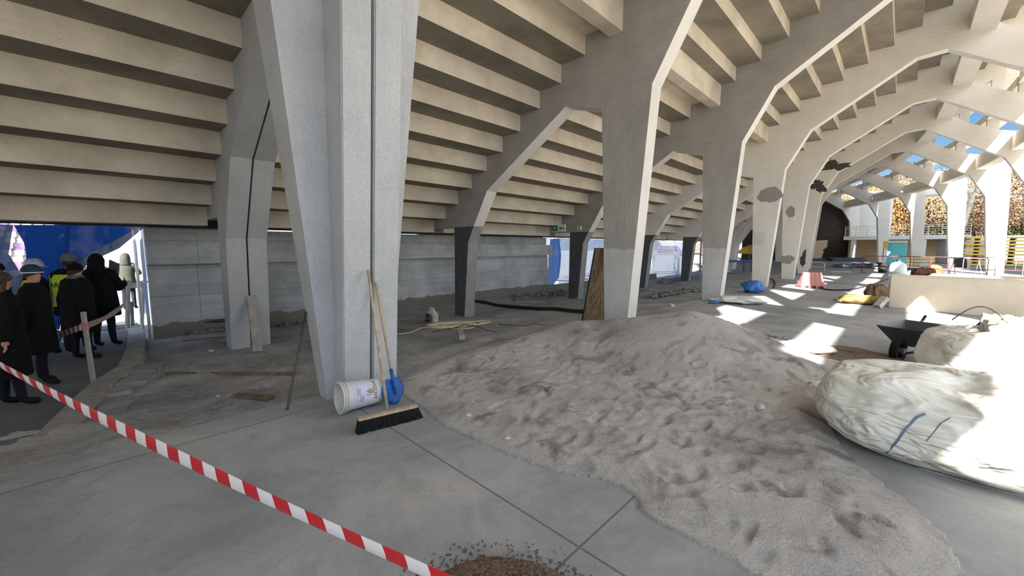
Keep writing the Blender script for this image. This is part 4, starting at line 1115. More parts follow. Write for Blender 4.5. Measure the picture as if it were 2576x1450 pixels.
def skin_body(J,E,root):
    me=bpy.data.meshes.new('person'); names=list(J); ix={n:i for i,n in enumerate(names)}
    me.from_pydata([J[n][0] for n in names],[(ix[a],ix[b]) for a,b in E],[])
    o=bpy.data.objects.new('tmp',me); COL.objects.link(o)
    md=o.modifiers.new('k','SKIN'); md.use_smooth_shade=True; md.branch_smoothing=.6
    lay=me.skin_vertices[0].data
    for n in names:
        r=J[n][1]; lay[ix[n]].radius=r if isinstance(r,tuple) else (r,r)
        lay[ix[n]].use_root=(n==root)
    s=o.modifiers.new('s','SUBSURF'); s.levels=2; s.render_levels=2
    dg=bpy.context.evaluated_depsgraph_get(); out=bpy.data.meshes.new_from_object(o.evaluated_get(dg))
    bpy.data.objects.remove(o); return out
def person(loc,yaw,h,label,coat=M_CLOTH,legs=M_TROU,hat=None,hair=M_HAIR,arms=((.12,.30,-.15),(.12,.30,-.15)),lean=.0,bulk=1.0,step=.05,coat_len=.72,hood=None,head_turn=0.0,head_tilt=0.0,vest=False,scarf=None,eyes=False,bag=None):
    k=h/1.75; x0=lean
    def V3(x,y,z): return Vector((x*k,(y+lean*max(0,z-.9))*k,z*k))
    J={'pel':(V3(0,0,.95),(.150*k,.115*k)),'waist':(V3(0,.0,1.10),(.145*k,.11*k)),'chest':(V3(0,.0,1.28),(.165*k,.115*k)),'upch':(V3(0,-.005,1.40),(.15*k,.095*k)),'neck':(V3(0,.005,1.50),.052*k),
       'jaw':(V3(0,.030,1.575),(.066*k,.074*k)),'mid':(V3(0,.018,1.655),(.078*k,.092*k)),'crown':(V3(0,.006,1.715),(.060*k,.072*k))}
    E=[('pel','waist'),('waist','chest'),('chest','upch'),('upch','neck'),('neck','jaw'),('jaw','mid'),('mid','crown')]
    wr={}
    for s,n,a in ((-1,'l',arms[0]),(1,'r',arms[1])):
        sh=V3(s*.175,0,1.41); el=V3(s*(.20+a[0]*.5),a[2]*.4+.0,1.41-.28) if a[1]<.5 else V3(s*(.20+a[0]*.3),.10,1.16)
        ha=V3(s*(.20+a[0]*.6),a[2]+.08,.92) if a[1]<.5 else V3(s*(.13+a[0]*.1),.34,a[1]+.62)
        J['sh'+n]=(sh,.066*k*bulk); J['el'+n]=(el,.050*k*bulk); J['wr'+n]=(ha,.032*k); d=(ha-el).normalized(); J['ha'+n]=(ha+d*.07*k,(.040*k,.020*k))
        E+=[('upch','sh'+n),('sh'+n,'el'+n),('el'+n,'wr'+n),('wr'+n,'ha'+n)]; wr[n]=(ha,d,s)
        hip=V3(s*.09,0,.88); kn=V3(s*.10,s*step*.5+.02,.50); an=V3(s*.11,s*step,.09); to=V3(s*.13,s*step+.15,.04)
        J['hi'+n]=(hip,.092*k); J['kn'+n]=(kn,.062*k); J['ca'+n]=(kn.lerp(an,.35)+Vector((0,-.02*k,0)),.060*k); J['an'+n]=(an,.046*k); J['to'+n]=(to,(.045*k,.035*k))
        E+=[('pel','hi'+n),('hi'+n,'kn'+n),('kn'+n,'ca'+n),('ca'+n,'an'+n),('an'+n,'to'+n)]
    me=skin_body(J,E,'pel')
    bm=bmesh.new(); bm.from_mesh(me); bpy.data.meshes.remove(me)
    # head modelling: nose, brow, chin, ears; then turn the head
    hc=V3(0,.018,1.655)
    for v in bm.verts:
        if v.co.z>1.535*k:
            p=(v.co-hc)/k
            def bumpv(cx,cz,s,amt,front=True):
                return amt*exp(-(((p.x-cx)**2+(p.z-cz)**2)/(s*s))) if (p.y>0)==front else 0
            v.co.y+=k*(bumpv(0,-.018,.016,.030)+bumpv(0,-.075,.025,.012)+bumpv(0,.020,.030,.006)-bumpv(.030,.006,.014,.010)-bumpv(-.030,.006,.014,.010)+bumpv(0,-.048,.016,.006))
            for sx in (-1,1): v.co.x+=sx*k*.020*exp(-(((p.y+.008)**2)/(.016**2)+((p.z+.005)**2)/(.026**2)))*(1 if p.x*sx>.03 else 0)
    for n in wr:                                            # hands: a palm from the skin and five rooted fingers
        ha,d,s=wr[n]; base=ha+d*.075*k; sd=d.cross(Vector((0,1,0) if abs(d.y)<.7 else (1,0,0))).normalized(); nn=d.cross(sd)
        mb=MB()
        for f,(o_f,l) in enumerate(((-.026,.072),(-.009,.08),(.009,.076),(.026,.06))):
            p=base+sd*o_f*k; q1=p+d*l*.5*k; q2=q1+(d*.8+nn*.45)*l*.5*k; mb.tube([p-d*.03*k,p,q1,q2],[.0085*k,.009*k,.0085*k,.007*k],6)
        p=ha+d*.03*k+sd*-.03*k; mb.tube([p,p+(d*.6-sd*.7)*.04*k,p+(d*1.0-sd*.75)*.065*k],[.011*k,.010*k,.008*k],6)
        vv=[bm.verts.new(v) for v in mb.v]
        for f in mb.f: bm.faces.new([vv[i] for i in f])
    R=Matrix.Rotation(head_turn,4,'Z')@Matrix.Rotation(head_tilt,4,'X'); piv=V3(0,.005,1.52)
    for v in bm.verts:
        if v.co.z>1.5*k and abs(v.co.x)<.13*k:
            w=smoothstep(1.50*k,1.56*k,v.co.z); v.co=v.co.lerp(piv+(R@(v.co-piv)),w)
    out=bpy.data.meshes.new('person'); bm.to_mesh(out); bm.free()
    for m_ in (M_SKIN,coat,legs,M_SHOE): out.materials.append(m_)
    for f in out.polygons:
        c=f.center; z=c.z/k; near=min((c-w[0]).length for w in wr.values())
        hand=any((c-w[0]).dot(w[1])>.0 and (c-w[0]).length<.24*k for w in wr.values())
        f.material_index=0 if (z>1.53 or hand) else (3 if z<.105 else (2 if z<.9 else 1)); f.use_smooth=True
    o=bpy.data.objects.new('person',out); COL.objects.link(o); o.location=loc; o.rotation_euler=(0,0,yaw); tag(o,label,'person')
    HM=lambda p: piv+(R@(p-piv))
    # coat: torso shell and sleeves
    m=MB(); rings=[]
    for z,w,dp in ((coat_len,.215,.165),(coat_len+.02,.222,.172),(.95,.20,.155),(1.10,.19,.145),(1.25,.205,.15),(1.36,.205,.14),(1.44,.165,.115),(1.50,.085,.08),(1.53,.07,.07)):
        w*=bulk; dp*=bulk
        rings.append([V3(w*cos(t_)*(1+.03*noise.noise((cos(t_)*2,sin(t_)*2,z*5+h))),dp*sin(t_)*(1+.04*noise.noise((cos(t_)*3,sin(t_)*3,z*6))),z) for t_ in [2*pi*j/28 for j in range(28)]])
    m.loft(rings,caps=(False,False))
    for n in ('l','r'):
        a,b,c=J['sh'+n][0],J['el'+n][0],J['wr'+n][0]
        up_=a+Vector((-.05*k*(1 if n=='r' else -1),0,.015*k))
        m.tube([up_,a,a.lerp(b,.5),b,b.lerp(c,.6),c+(c-b).normalized()*.01],[.085*k*bulk,.088*k*bulk,.075*k*bulk,.066*k*bulk,.056*k*bulk,.05*k],12)
    m.build('coat',coat,o,smooth=True)
    # hair and headgear
    def cap(z0,grow,mat,name,zt=1.765,rows=8,brim=0,back=0,**kw):
        mm=MB(); rr=[]
        for i in range(rows+1):
            f=i/rows; z=z0+(zt-z0)*sin(f*pi/2); q=cos(f*pi/2)**.75 if f<1 else .01
            rr.append([HM(V3((.083+grow)*q*cos(t_),.012+(.100+grow)*q*sin(t_),z-(back*(1-sin(t_))*.5*(1-f)))) for t_ in [2*pi*j/26 for j in range(26)]])
        mm.loft(rr,caps=(False,True))
        if brim:
            mm.loft([[HM(V3((.083+grow+e)*cos(t_),.012+(.100+grow+e*(1.6 if sin(t_)>0 else .7))*sin(t_),z0+dz)) for t_ in [2*pi*j/26 for j in range(26)]] for e,dz in ((0,.0),(brim,-.012),(brim,-.018),(0,-.012))],caps=(False,False))
        return mm.build(name,mat,o,smooth=True,**kw)
    cap(1.665,.004,hair,'hair',back=.10)
    if hat=='beanie':
        cap(1.668,.016,M_KNIT,'knit_hat',zt=1.80,label='blue knit hat')
        mm=MB(); mm.loft([[HM(V3((.083+.021)*cos(t_),.012+(.100+.021)*sin(t_),z)) for t_ in [2*pi*j/26 for j in range(26)]] for z in (1.672,1.690)],caps=(False,False)); mm.build('hat_stripe',M_STRIPE,o,smooth=True,label='white stripe of the hat')
    if hat=='grey': cap(1.655,.018,M_GCAP,'knit_hat',zt=1.80,label='grey knit hat')
    if hat=='black': cap(1.660,.016,M_CLOTH,'knit_hat',zt=1.79)
    if hat=='helmet': cap(1.685,.030,M_HELM,'hard_hat',zt=1.83,brim=.03,label='white hard hat')
    if hood:
        mm=MB(); rr=[]
        for z,w,dp,oy in ((1.44,.15,.12,-.03),(1.52,.13,.125,-.035),(1.60,.125,.13,-.02),(1.68,.12,.13,-.012),(1.75,.10,.105,-.01),(1.80,.05,.055,-.01),(1.81,.005,.005,-.01)):
            rr.append([HM(V3(w*cos(t_),oy+dp*sin(t_)*(1 if sin(t_)<0 else .62),z)) for t_ in [2*pi*j/26 for j in range(26)]])
        mm.loft(rr,caps=(False,True)); mm.build('hood',hood,o,smooth=True)
    if scarf:
        mm=MB(); mm.loft([[V3(w*cos(t_),.012+w*1.0*sin(t_),z) for t_ in [2*pi*j/24 for j in range(24)]] for z,w in ((1.46,.10),(1.49,.118),(1.53,.115),(1.565,.092))],caps=(False,False)); mm.build('scarf',scarf,o,smooth=True)
    if vest:
        mm=MB(); rr=[]
        for z,w,dp in ((.88,.225,.18),(1.10,.212,.167),(1.25,.222,.170),(1.36,.218,.157),(1.43,.17,.13)):
            rr.append([V3(w*bulk*cos(t_),dp*bulk*sin(t_),z) for t_ in [2*pi*j/32 for j in range(32)]])
        mm.loft(rr,caps=(False,False)); mm.build('hi_vis_vest',M_HIVIS,o,smooth=True,label='yellow hi-vis vest')
        for za,zb in ((.97,1.03),):
            mm=MB(); mm.loft([[V3(.228*bulk*cos(t_),.184*bulk*sin(t_),z) for t_ in [2*pi*j/32 for j in range(32)]] for z in (za,zb)],caps=(False,False)); mm.build('reflective_band',M_REFL,o,smooth=True)
        for a0 in (-140,-52):
            mm=MB(); mm.loft([[V3((.232 if z<1.3 else .228)*bulk*cos(radians(a0+da)),(.18 if z<1.3 else .172)*bulk*sin(radians(a0+da)),z) for z in (.95,1.1,1.25,1.36,1.42)] for da in (0,12)],caps=(False,False),closed=False); mm.build('reflective_band',M_REFL,o,smooth=True)
        text_obj('back_lettering','ARUP',.115*k,lambda x,y: V3((.226*bulk)*cos(radians(-90)+x/k/.20),(.1745*bulk)*sin(radians(-90)+x/k/.20)-.002,1.25+y/k),M_CLOTH,o,label='dark lettering on the vest')
    if eyes:
        for sx in (-1,1):
            mm=MB(); c=HM(V3(sx*.030,.098,1.662)); mm.loft([[c+Vector((.009*cos(t_)*s,0.004*(1-s),.006*sin(t_)*s)) for t_ in [2*pi*j/10 for j in range(10)]] for s in (1,.01)]); mm.build('eye',M_EYE,o)
    return o
Z=PZ
def foot(x,y): p=gnd(x,y,Z); return Vector((p.x,p.y,Z))
P1=person(foot(38,1024),radians(-25),1.60,'person in a long black coat with a fur-trimmed hood cut by the left edge',coat=M_CLOTH,coat_len=.42,hair=M_FUR,hood=M_FUR,bulk=1.12)
P2=person(foot(112,968),radians(-55),1.62,'person in black wearing a blue knit hat with a white stripe',hat='beanie',head_turn=radians(-25),coat=M_CLOTH,coat_len=.5,bulk=1.1,eyes=True)
P3=person(Vector((-8.15,6.25,Z)),radians(-10),1.62,'person in a black cap standing behind the one in the striped hat',hat='black',coat=M_NAVY)
P4=person(Vector((-8.25,6.85,Z)),radians(-20),1.63,'person in a white hard hat and yellow vest behind the striped knit hat',hat='helmet',coat=M_NAVY,vest=True)
P5=person(Vector((-7.75,6.95,Z)),radians(8),1.74,'person in a grey knit hat with a yellow vest lettered on the back',hat='grey',coat=M_CLOTH,vest=True,bulk=1.18)
P6=person(Vector((-10.0,9.2,Z)),radians(155),1.66,'fair-haired person with a blue scarf over the chin facing the crowd',hair=M_BLOND,scarf=M_MASK,coat=M_NAVY,eyes=True)
P7=person(foot(212,906),radians(-15),1.60,'person in a broad black coat with a grey scarf standing beside the wooden stake',coat=M_CLOTH,coat_len=.55,bulk=1.35,scarf=M_GREY,hat='black')
P8=person(foot(268,874),radians(5),1.72,'tall person in a black hooded coat holding a grey folder by the opening',coat=M_CLOTH,coat_len=.62,bulk=1.28,hood=M_CLOTH,arms=((.12,.30,-.15),(.2,.6,.0)))
P9=person(Vector((-9.35,8.95,Z)),radians(15),1.70,'person in dark red behind the tall hooded coat',coat=plain('maroon_cloth',(62,30,36),.9),hat='black')
P10=person(Vector((-11.55,11.9,Z)),radians(30),1.66,'person in an olive jacket and pale glove standing outside the opening',coat=M_OLIVE,hood=M_OLIVE,arms=((.1,.3,-.1),(.25,.62,.0)))
fo=at(287,672,P8.location.y+.1); tag(MB().box(tuple(fo),(.30,.015,.20),rot=Matrix.Rotation(radians(-20),3,'Z')@Matrix.Rotation(radians(15),3,'Y')).build('folder',plain('grey_folder',(120,116,114),.6)),'grey folder held up by the tall person in the hooded coat','folder')
c=gnd(128,868,Z); sack(c,.3,.17,.14,.30,'plastic_bag',M_BLUEF,'blue and white plastic bag on the path between the two black coats','bag',21,.3)

# ================================================================== far end of the corridor
M_DARKW=plain('shade_toned_end_wall',(74,66,60),.95,var=.15,scale=1.5)  # shade of the unlit interior put into the end wall's colour
M_CREAMP=plain('cream_panel',(226,206,166),.8,var=.05); M_BEIGE=plain('beige_render',(206,178,140),.9,var=.06,scale=1); M_WHITEW=plain('white_render',(226,224,216),.9,var=.03,scale=1)
M_RAIL=plain('cream_rail',(226,216,190),.6); M_TURQ=plain('turquoise_cabin',(106,190,206),.5,var=.05); M_RUSTF=plain('rusty_fence',(120,74,66),.7,.2,var=.2); M_GALV=plain('galvanised_fence',(150,146,142),.5,.5)
M_BARK=plain('brown_bark',(104,86,70),.9,var=.3,scale=6); M_PALEB=plain('pale_bark',(208,198,178),.85,var=.25,scale=4)
K=OFF+10
m=MB(); P_END=[(-2.2,-.6),(9.3,-.1),(9.3,6.2),(8.4,6.2),(5.2,7.7),(4.2,7.7),(1.4,5.9),(-2.2,3.6)]
m.prism(P_END,lambda p:FP(K,p[0],.9,p[1]),lambda p:FP(K,p[0],1.1,p[1])); m.build('wall_end',M_DARKW,kind='structure')
pn=Vector(FP(K,5.6,.2,0)); 
m=MB(); m.prism([(-1.0,.05),(.55,.05),(.75,1.1),(.62,1.25),(1.0,1.62),(1.02,2.45),(-.95,2.3)],lambda p:FP(K,5.5+p[0],.25-.10*p[1],p[1]),lambda p:FP(K,5.5+p[0],.30-.10*p[1],p[1])); tag(m.build('panel',M_CREAMP),'broken cream panel leaning against the dark end wall','panel')
def stack(c,ang,w,d,hs,mat,name,label,cat):
    m=MB(); z=c.z; q=random.Random(int(w*100))
    for h in hs:
        m.box((c.x+q.uniform(-.05,.05),c.y+q.uniform(-.05,.05),z+h/2),(w*q.uniform(.85,1),d*q.uniform(.85,1),h*.85),rz=ang+q.uniform(-.1,.1)); z+=h
    return tag(m.build(name,mat),label,cat)
stack(Vector(FP(K,4.3,-2.2,0)),ANG[K],3.0,1.2,(.12,.1,.1),M_GREY,'board_stack','low stack of grey boards on the floor before the dark end wall','boards')
stack(Vector(FP(K,7.6,-2.6,0)),ANG[K],3.2,1.3,(.12,.12,.1,.1),M_GREY,'board_stack','higher stack of grey boards on the floor before the outer leg of the farthest frame','boards')
c=Vector(FP(K-2,9.0,-1.2,0)); stack(c,.3,2.0,1.0,(.35,.25,.2),M_CREAMP,'crate','cream crate beside the outer leg before the beige building','crate')
def debris(c,w,n,seed,label):
    m=MB(); q=random.Random(seed)
    for k in range(n):
        p=c+Vector((q.gauss(0,w),q.gauss(0,w*.4),q.uniform(.03,.25))); m.box(tuple(p),(q.uniform(.15,.8),q.uniform(.1,.4),q.uniform(.04,.16)),rot=Matrix.Rotation(q.uniform(0,3),3,'Z')@Matrix.Rotation(q.uniform(-.4,.4),3,'X'))
    tag(m.build('debris',M_GREY,kind='stuff'),label,'debris')
debris(at(2150,672,31)*1.0-Vector((0,0,at(2150,672,31).z)),.9,26,5,'dark heap of dismantled pieces on the far floor left of the dark tub')
debris(at(2196,668,33)-Vector((0,0,at(2196,668,33).z)),.8,22,6,'second dark heap of dismantled pieces beside the dark tub')
def tub(px,y,Y,r,h,mat,name,label,cat,taper=.85):
    c=at(px,y,Y); c.z=0; t=empty(name,c,0,label,cat)
    MB().loft([[Vector((r*f*cos(t_),r*f*sin(t_),z)) for t_ in [2*pi*k/24 for k in range(24)]] for f,z in ((taper,0),(1,h),(.94,h),(taper*.94,.04))],caps=(True,True)).build('shell',mat,t)
    MB().loft([[Vector((r*f*cos(t_),r*f*sin(t_),z)) for t_ in [2*pi*k/24 for k in range(24)]] for f,z in ((1,h-.03),(1.08,h-.03),(1.08,h+.01),(1,h+.01))],caps=(False,False)).build('rim',mat,t)
tub(2220,680,25.5,.24,.62,M_PIPE,'plastic_tub','dark round plastic tub on the far floor before the barriers','tub')
tub(2284,672,22.5,.13,.30,M_WHITEP,'bucket','white bucket standing by the grey trough near the barriers','bucket')
c=at(2298,672,23.0); c.z=0; tr_=empty('trough',c,radians(-20),'grey plastic trough beside the white bucket near the barriers','trough')
MB().loft([[Vector((x*a,y*b,z)) for x,y in ((-1,-1),(1,-1),(1,1),(-1,1))] for a,b,z in ((.26,.16,0),(.34,.22,.40),(.31,.19,.40),(.24,.14,.05))],caps=(True,True)).build('shell',M_GREY,tr_,bevel=.01)
MB().loft([[Vector((x*a,y*b,z)) for x,y in ((-1,-1),(1,-1),(1,1),(-1,1))] for a,b,z in ((.34,.22,.38),(.37,.25,.38),(.37,.25,.42),(.34,.22,.42))],caps=(False,False)).build('rim',M_GREY,tr_)
for k,(px,lb) in enumerate(((2318,'left dark rubbish sack by the barriers'),(2338,'right dark rubbish sack by the barriers under a brown net'))):
    c=at(px,674,22.5); c.z=0; sack(c,.2*k,.30,.24,.45,'rubbish_sack',M_RUSTF,lb,'sack',30+k,.35)
c=at(2352,668,23.2); c.z=0; sack(c,.5,.55,.3,.55,'net_bundle',M_TAN,'brown bundle of netting behind the rubbish sacks','bundle',44,.5)
# ---- steel crowd barriers
def barrier(c,ang,w,label,mat):
    b=empty('steel_barrier',c,ang,label,'barrier','steel barriers across the outer side'); r=.022; H_=1.08
    P=[(-w/2,0,0),(-w/2,0,H_-.12),(-w/2+.04,0,H_-.03),(-w/2+.13,0,H_),(w/2-.13,0,H_),(w/2-.04,0,H_-.03),(w/2,0,H_-.12),(w/2,0,0)]
    MB().tube(P,r,8).build('frame',mat,b,smooth=True)
    MB().tube([(-w/2,0,.42),(w/2,0,.42)],r*.9,8).build('rail',M_RUSTF,b)
    for x in (-w/6,w/6): MB().tube([(x,0,.42),(x,0,H_)],.010,6).build('bar',mat,b)
    for x in (-w/2+.12,w/2-.12): MB().tube([(x,-.28,.02),(x,0,.05),(x,.28,.02)],.016,6).build('foot',mat,b)
BL=['leftmost steel barrier standing before the shaded arch legs','second steel barrier from the left standing beside the turquoise cabin','third steel barrier from the left standing behind the grey trough','fourth steel barrier from the left standing before the sunlit leg','rightmost steel barrier standing in front of the yellow stacked beams']
bp=[(2230,24.6),(2322,23.4),(2413,22.2),(2500,21.4),(2585,20.8)]
for k,(px,Y) in enumerate(bp):
    c=at(px,640,Y); c.z=-.02
    nx_=bp[min(k+1,4)]; pv=bp[max(k-1,0)]; d=at(nx_[0],640,nx_[1])-at(pv[0],640,pv[1]); barrier(c,atan2(d.y,d.x),2.15,BL[k],M_RUSTF if k<3 else M_GALV)
c=at(2045,683,27); c.z=0; b=empty('low_railing',c,radians(-35),'short white railing behind the faded red barrier','railing')
MB().tube([(-.6,0,0),(-.6,0,.5),(-.5,0,.6),(.5,0,.6),(.6,0,.5),(.6,0,0)],.03,8).build('frame',M_RAIL,b,smooth=True); MB().tube([(-.6,0,.3),(.6,0,.3)],.02,6).build('rail',M_RAIL,b)
# folding trestle with a dark sheet thrown over it
c=at(2432,650,23.4); c.z=-.04; t_r=empty('folding_trestle',c,radians(-30),'metal folding trestle with a dark sheet behind the barriers','trestle')
for x in (-.55,.55):
    for s in (-1,1): MB().tube([(x,s*.45,0),(x*.9,-s*.10,1.05)],.022,6).build('leg',M_GALV,t_r)
MB().tube([(-.75,0,1.02),(.75,0,1.02)],.03,8).build('top_bar',M_GALV,t_r)
m=MB(); m.add([Vector((x,.04*sin(9*x)+y,z)) for z,y in ((1.05,0),(.75,-.12),(.45,-.16)) for x in (-.55,-.25,0,.15)],[(i*4+j,i*4+j+1,i*4+j+5,i*4+j+4) for i in range(2) for j in range(3)]); m.build('draped_sheet',M_PIPE,t_r,label='dark draped sheet')
# ---- outer building with its terrace and railing
bo=Vector((42.0,43.0,0)); ba=radians(-48)
bd=empty('terrace_building',bo,ba,'cream building with an upper terrace and railing beyond the far arch legs','building')
MB().box((0,1.6,1.25),(9.0,3.0,2.6)).build('lower_wall',M_BEIGE,bd)
MB().box((0,1.0,2.62),(9.6,4.6,.42)).build('terrace_slab',M_WHITEW,bd)
MB().box((-3.2,3.4,5.4),(3.6,2.0,5.2)).build('upper_block',M_WHITEW,bd)
MB().box((2.6,3.6,7.4),(5.0,2.6,.4)).build('roof_slab',M_WHITEW,bd)
for x in (-3.9,-1.2,1.6,4.0): MB().box((x,-1.0,1.25),(.42,.42,2.5)).build('column',M_WHITEW,bd)
for x in [-4.7+.94*k for k in range(11)]: MB().box((x,-1.2,3.35),(.06,.06,1.05)).build('rail_post',M_RAIL,bd)
for k in range(5): MB().tube([(-4.7,-1.2,3.0+.22*k),(4.7,-1.2,3.0+.22*k)],.028,6).build('railing_bar',M_RAIL,bd)
m=MB()
for k in range(12): m.box((1.2+.30*k,-.4,4.1+.20*k),(.30,1.2,.06))
m.build('stair_flight',M_RAIL,bd)
for s in (-1.0,.2): MB().tube([(1.0,s,5.0),(4.9,s,7.5)],.035,6).build('stair_rail',M_RAIL,bd)
sgn=at(2233,617,36); b=empty('yellow_board',(sgn.x,sgn.y,0),radians(-48),'yellow notice board beneath the cream terrace','board')
MB().box((0,0,sgn.z),(.62,.05,.7)).build('panel',M_YEL,b); MB().tube([(-.25,.06,-.02),(-.25,.06,sgn.z)],.03,6).build('leg',M_RUSTF,b); MB().tube([(.25,.06,-.02),(.25,.06,sgn.z)],.03,6).build('leg',M_RUSTF,b)
c=at(2254,660,31.5); c.z=-.04; tq=empty('site_cabin',c,radians(-48),'turquoise portable toilet cabin behind the barriers','cabin')
MB().box((0,0,1.0),(1.05,1.05,2.0)).build('body',M_TURQ,tq,bevel=.03); MB().box((0,0,2.08),(1.12,1.12,.16)).build('roof',M_WHITEW,tq,bevel=.05); MB().box((.0,-.54,.98),(.70,.03,1.75)).build('door',M_TURQ,tq); MB().box((.26,-.57,1.0),(.04,.04,.16)).build('door_handle',M_GREY,tq)
MB().box((31.5,7.7,15),(14,8,32),rz=-SUN_AZ).build('sun_blocker_tower',M_WHITEW,kind='structure')  # unseen block added off to the right, shades the far outer legs
# ---- vehicles, container, stacked beams in the yard
def vehicle(px,Y,ang,L_,Wd,Hh,mat,name,label,van=True):
    c=at(px,640,Y); c.z=-.06; r=empty(name,c,ang,label,name)
    pf=[(-L_/2,.35),(L_/2,.35),(L_/2,.80),(L_/2-.25,.95),(L_/2-.75,Hh-.08),(L_/2-1.0,Hh),(-L_/2+.1,Hh),(-L_/2,Hh-.2)] if van else [(-L_/2,.30),(L_/2,.30),(L_/2,.70),(L_/2-1.0,.88),(L_/2-1.6,Hh),(-L_/2+1.0,Hh),(-L_/2+.3,.95),(-L_/2,.90)]
    m=MB(); m.prism(pf,lambda p:(p[0],-Wd/2,p[1]),lambda p:(p[0],Wd/2,p[1])); m.build('body',mat,r,bevel=.05)
    for sx in (-L_/2+.8,L_/2-.8):
        for sy in (-1,1): MB().tube([(sx,sy*(Wd/2-.16),.32),(sx,sy*(Wd/2+.02),.32)],.32,18).build('wheel',M_BLACK,r)
    m=MB()
    for sy in (-1,1): m.add([(L_/2-.85,sy*(Wd/2+.006),1.0),(L_/2-1.0,sy*(Wd/2+.006),Hh-.2),(-L_/2+.9 if not van else L_/2-1.9,sy*(Wd/2+.006),Hh-.2),(-L_/2+.7 if not van else L_/2-1.9,sy*(Wd/2+.006),1.0)],[(0,1,2,3)])
    m.build('side_window',plain('tinted_glass',(40,46,54),.1) if 'tinted_glass' not in bpy.data.materials else bpy.data.materials['tinted_glass'],r)
vehicle(2325,46,radians(-15),4.8,1.95,2.3,M_WHITEW,'van','white van parked in the yard behind the third barrier')
vehicle(2362,44,radians(-20),4.2,1.75,1.45,plain('silver_paint',(150,154,160),.3,.5),'car','silver car parked right of the white van',False)
c=at(2420,615,40); c.z=-.06; ct=empty('container',c,radians(-25),'light grey site container behind the pale bare tree','container')
MB().box((0,0,1.25),(3.2,2.2,2.4)).build('body',plain('container_grey',(186,184,188),.6,var=.05),ct,bevel=.03); MB().box((-.6,-1.12,1.7),(.9,.04,.35)).build('vent',M_GREY,ct)
for x in (-1.5,-.5,.5,1.5): MB().box((x,-1.11,1.25),(.05,.04,2.3)).build('rib',M_GREY,ct)
c=at(2462,620,36); c.z=-.06; b=empty('hoarding',c,radians(-30),'red and white hoarding panel beside the light grey container','hoarding')
for k in range(4): MB().box((0,0,.26+.5*k),(1.6,.06,.5)).build('board',M_PINK if k%2 else M_WHITEW,b)
c=at(2545,632,33); c.z=-.06
for k in range(9):
    m=MB(); m.box((c.x,c.y+.0,.15+.28*k),(5.6,.9,.13),rz=radians(-32)); tag(m.build('yellow_beam',M_YEL,bevel=.01),'long yellow formwork beam in the stack beyond the rightmost barrier','beam','stacked yellow beams')
    if k<8:
        mm=MB()
        for dx in (-2,0,2): mm.box((c.x+dx*cos(radians(-32)),c.y+dx*sin(radians(-32)),.29+.28*k),(.1,.8,.14),rz=radians(-32))
        tag(mm.build('spacer',M_WOODD),'timber spacer layer between the yellow beams','spacer','spacers of the yellow beam stack')
m=MB(); p0=at(2290,606,60); p1=at(2640,606,48); p0.z=p1.z=0; m.bar(p0+Vector((0,0,1.5)),p1+Vector((0,0,1.5)),.3,3.1); tag(m.build('yard_wall',M_WHITEW),'long white yard wall below the brown trees','wall')
# ---- stalls seen between the columns
c=at(1848,672,31); c.z=-.3; t_=empty('table',c,radians(10),'table under a blue cover seen between the cream columns','table')
MB().box((0,0,.78),(2.6,1.0,.05)).build('top',M_WOODD,t_); MB().box((0,-.3,.86),(2.3,.7,.14)).build('cover',M_BLUEF,t_,bevel=.04)
for x in (-1.15,1.15):
    for y in (-.4,.4): MB().box((x,y,.38),(.07,.07,.76)).build('leg',M_WOODD,t_)
c=at(1887,627,44); b=empty('parasol',(c.x,c.y,-.6),0,'yellow parasol far off between the cream columns','parasol')
MB().loft([[Vector((r*cos(a),r*sin(a),z)) for a in [2*pi*k/8 for k in range(8)]] for r,z in ((1.5,c.z+.1),(.75,c.z+.75),(.05,c.z+1.05))]).build('canopy',M_YEL,b); MB().tube([(0,0,0),(0,0,c.z+1)],.03,6).build('pole',M_GALV,b)
m=MB(); p0=at(1830,640,75); p1=at(2010,640,62); m.bar(Vector((p0.x,p0.y,1.0)),Vector((p1.x,p1.y,1.0)),.4,4.2); tag(m.build('hoarding',M_WHITEW),'pale hoarding far behind the cream columns','hoarding')

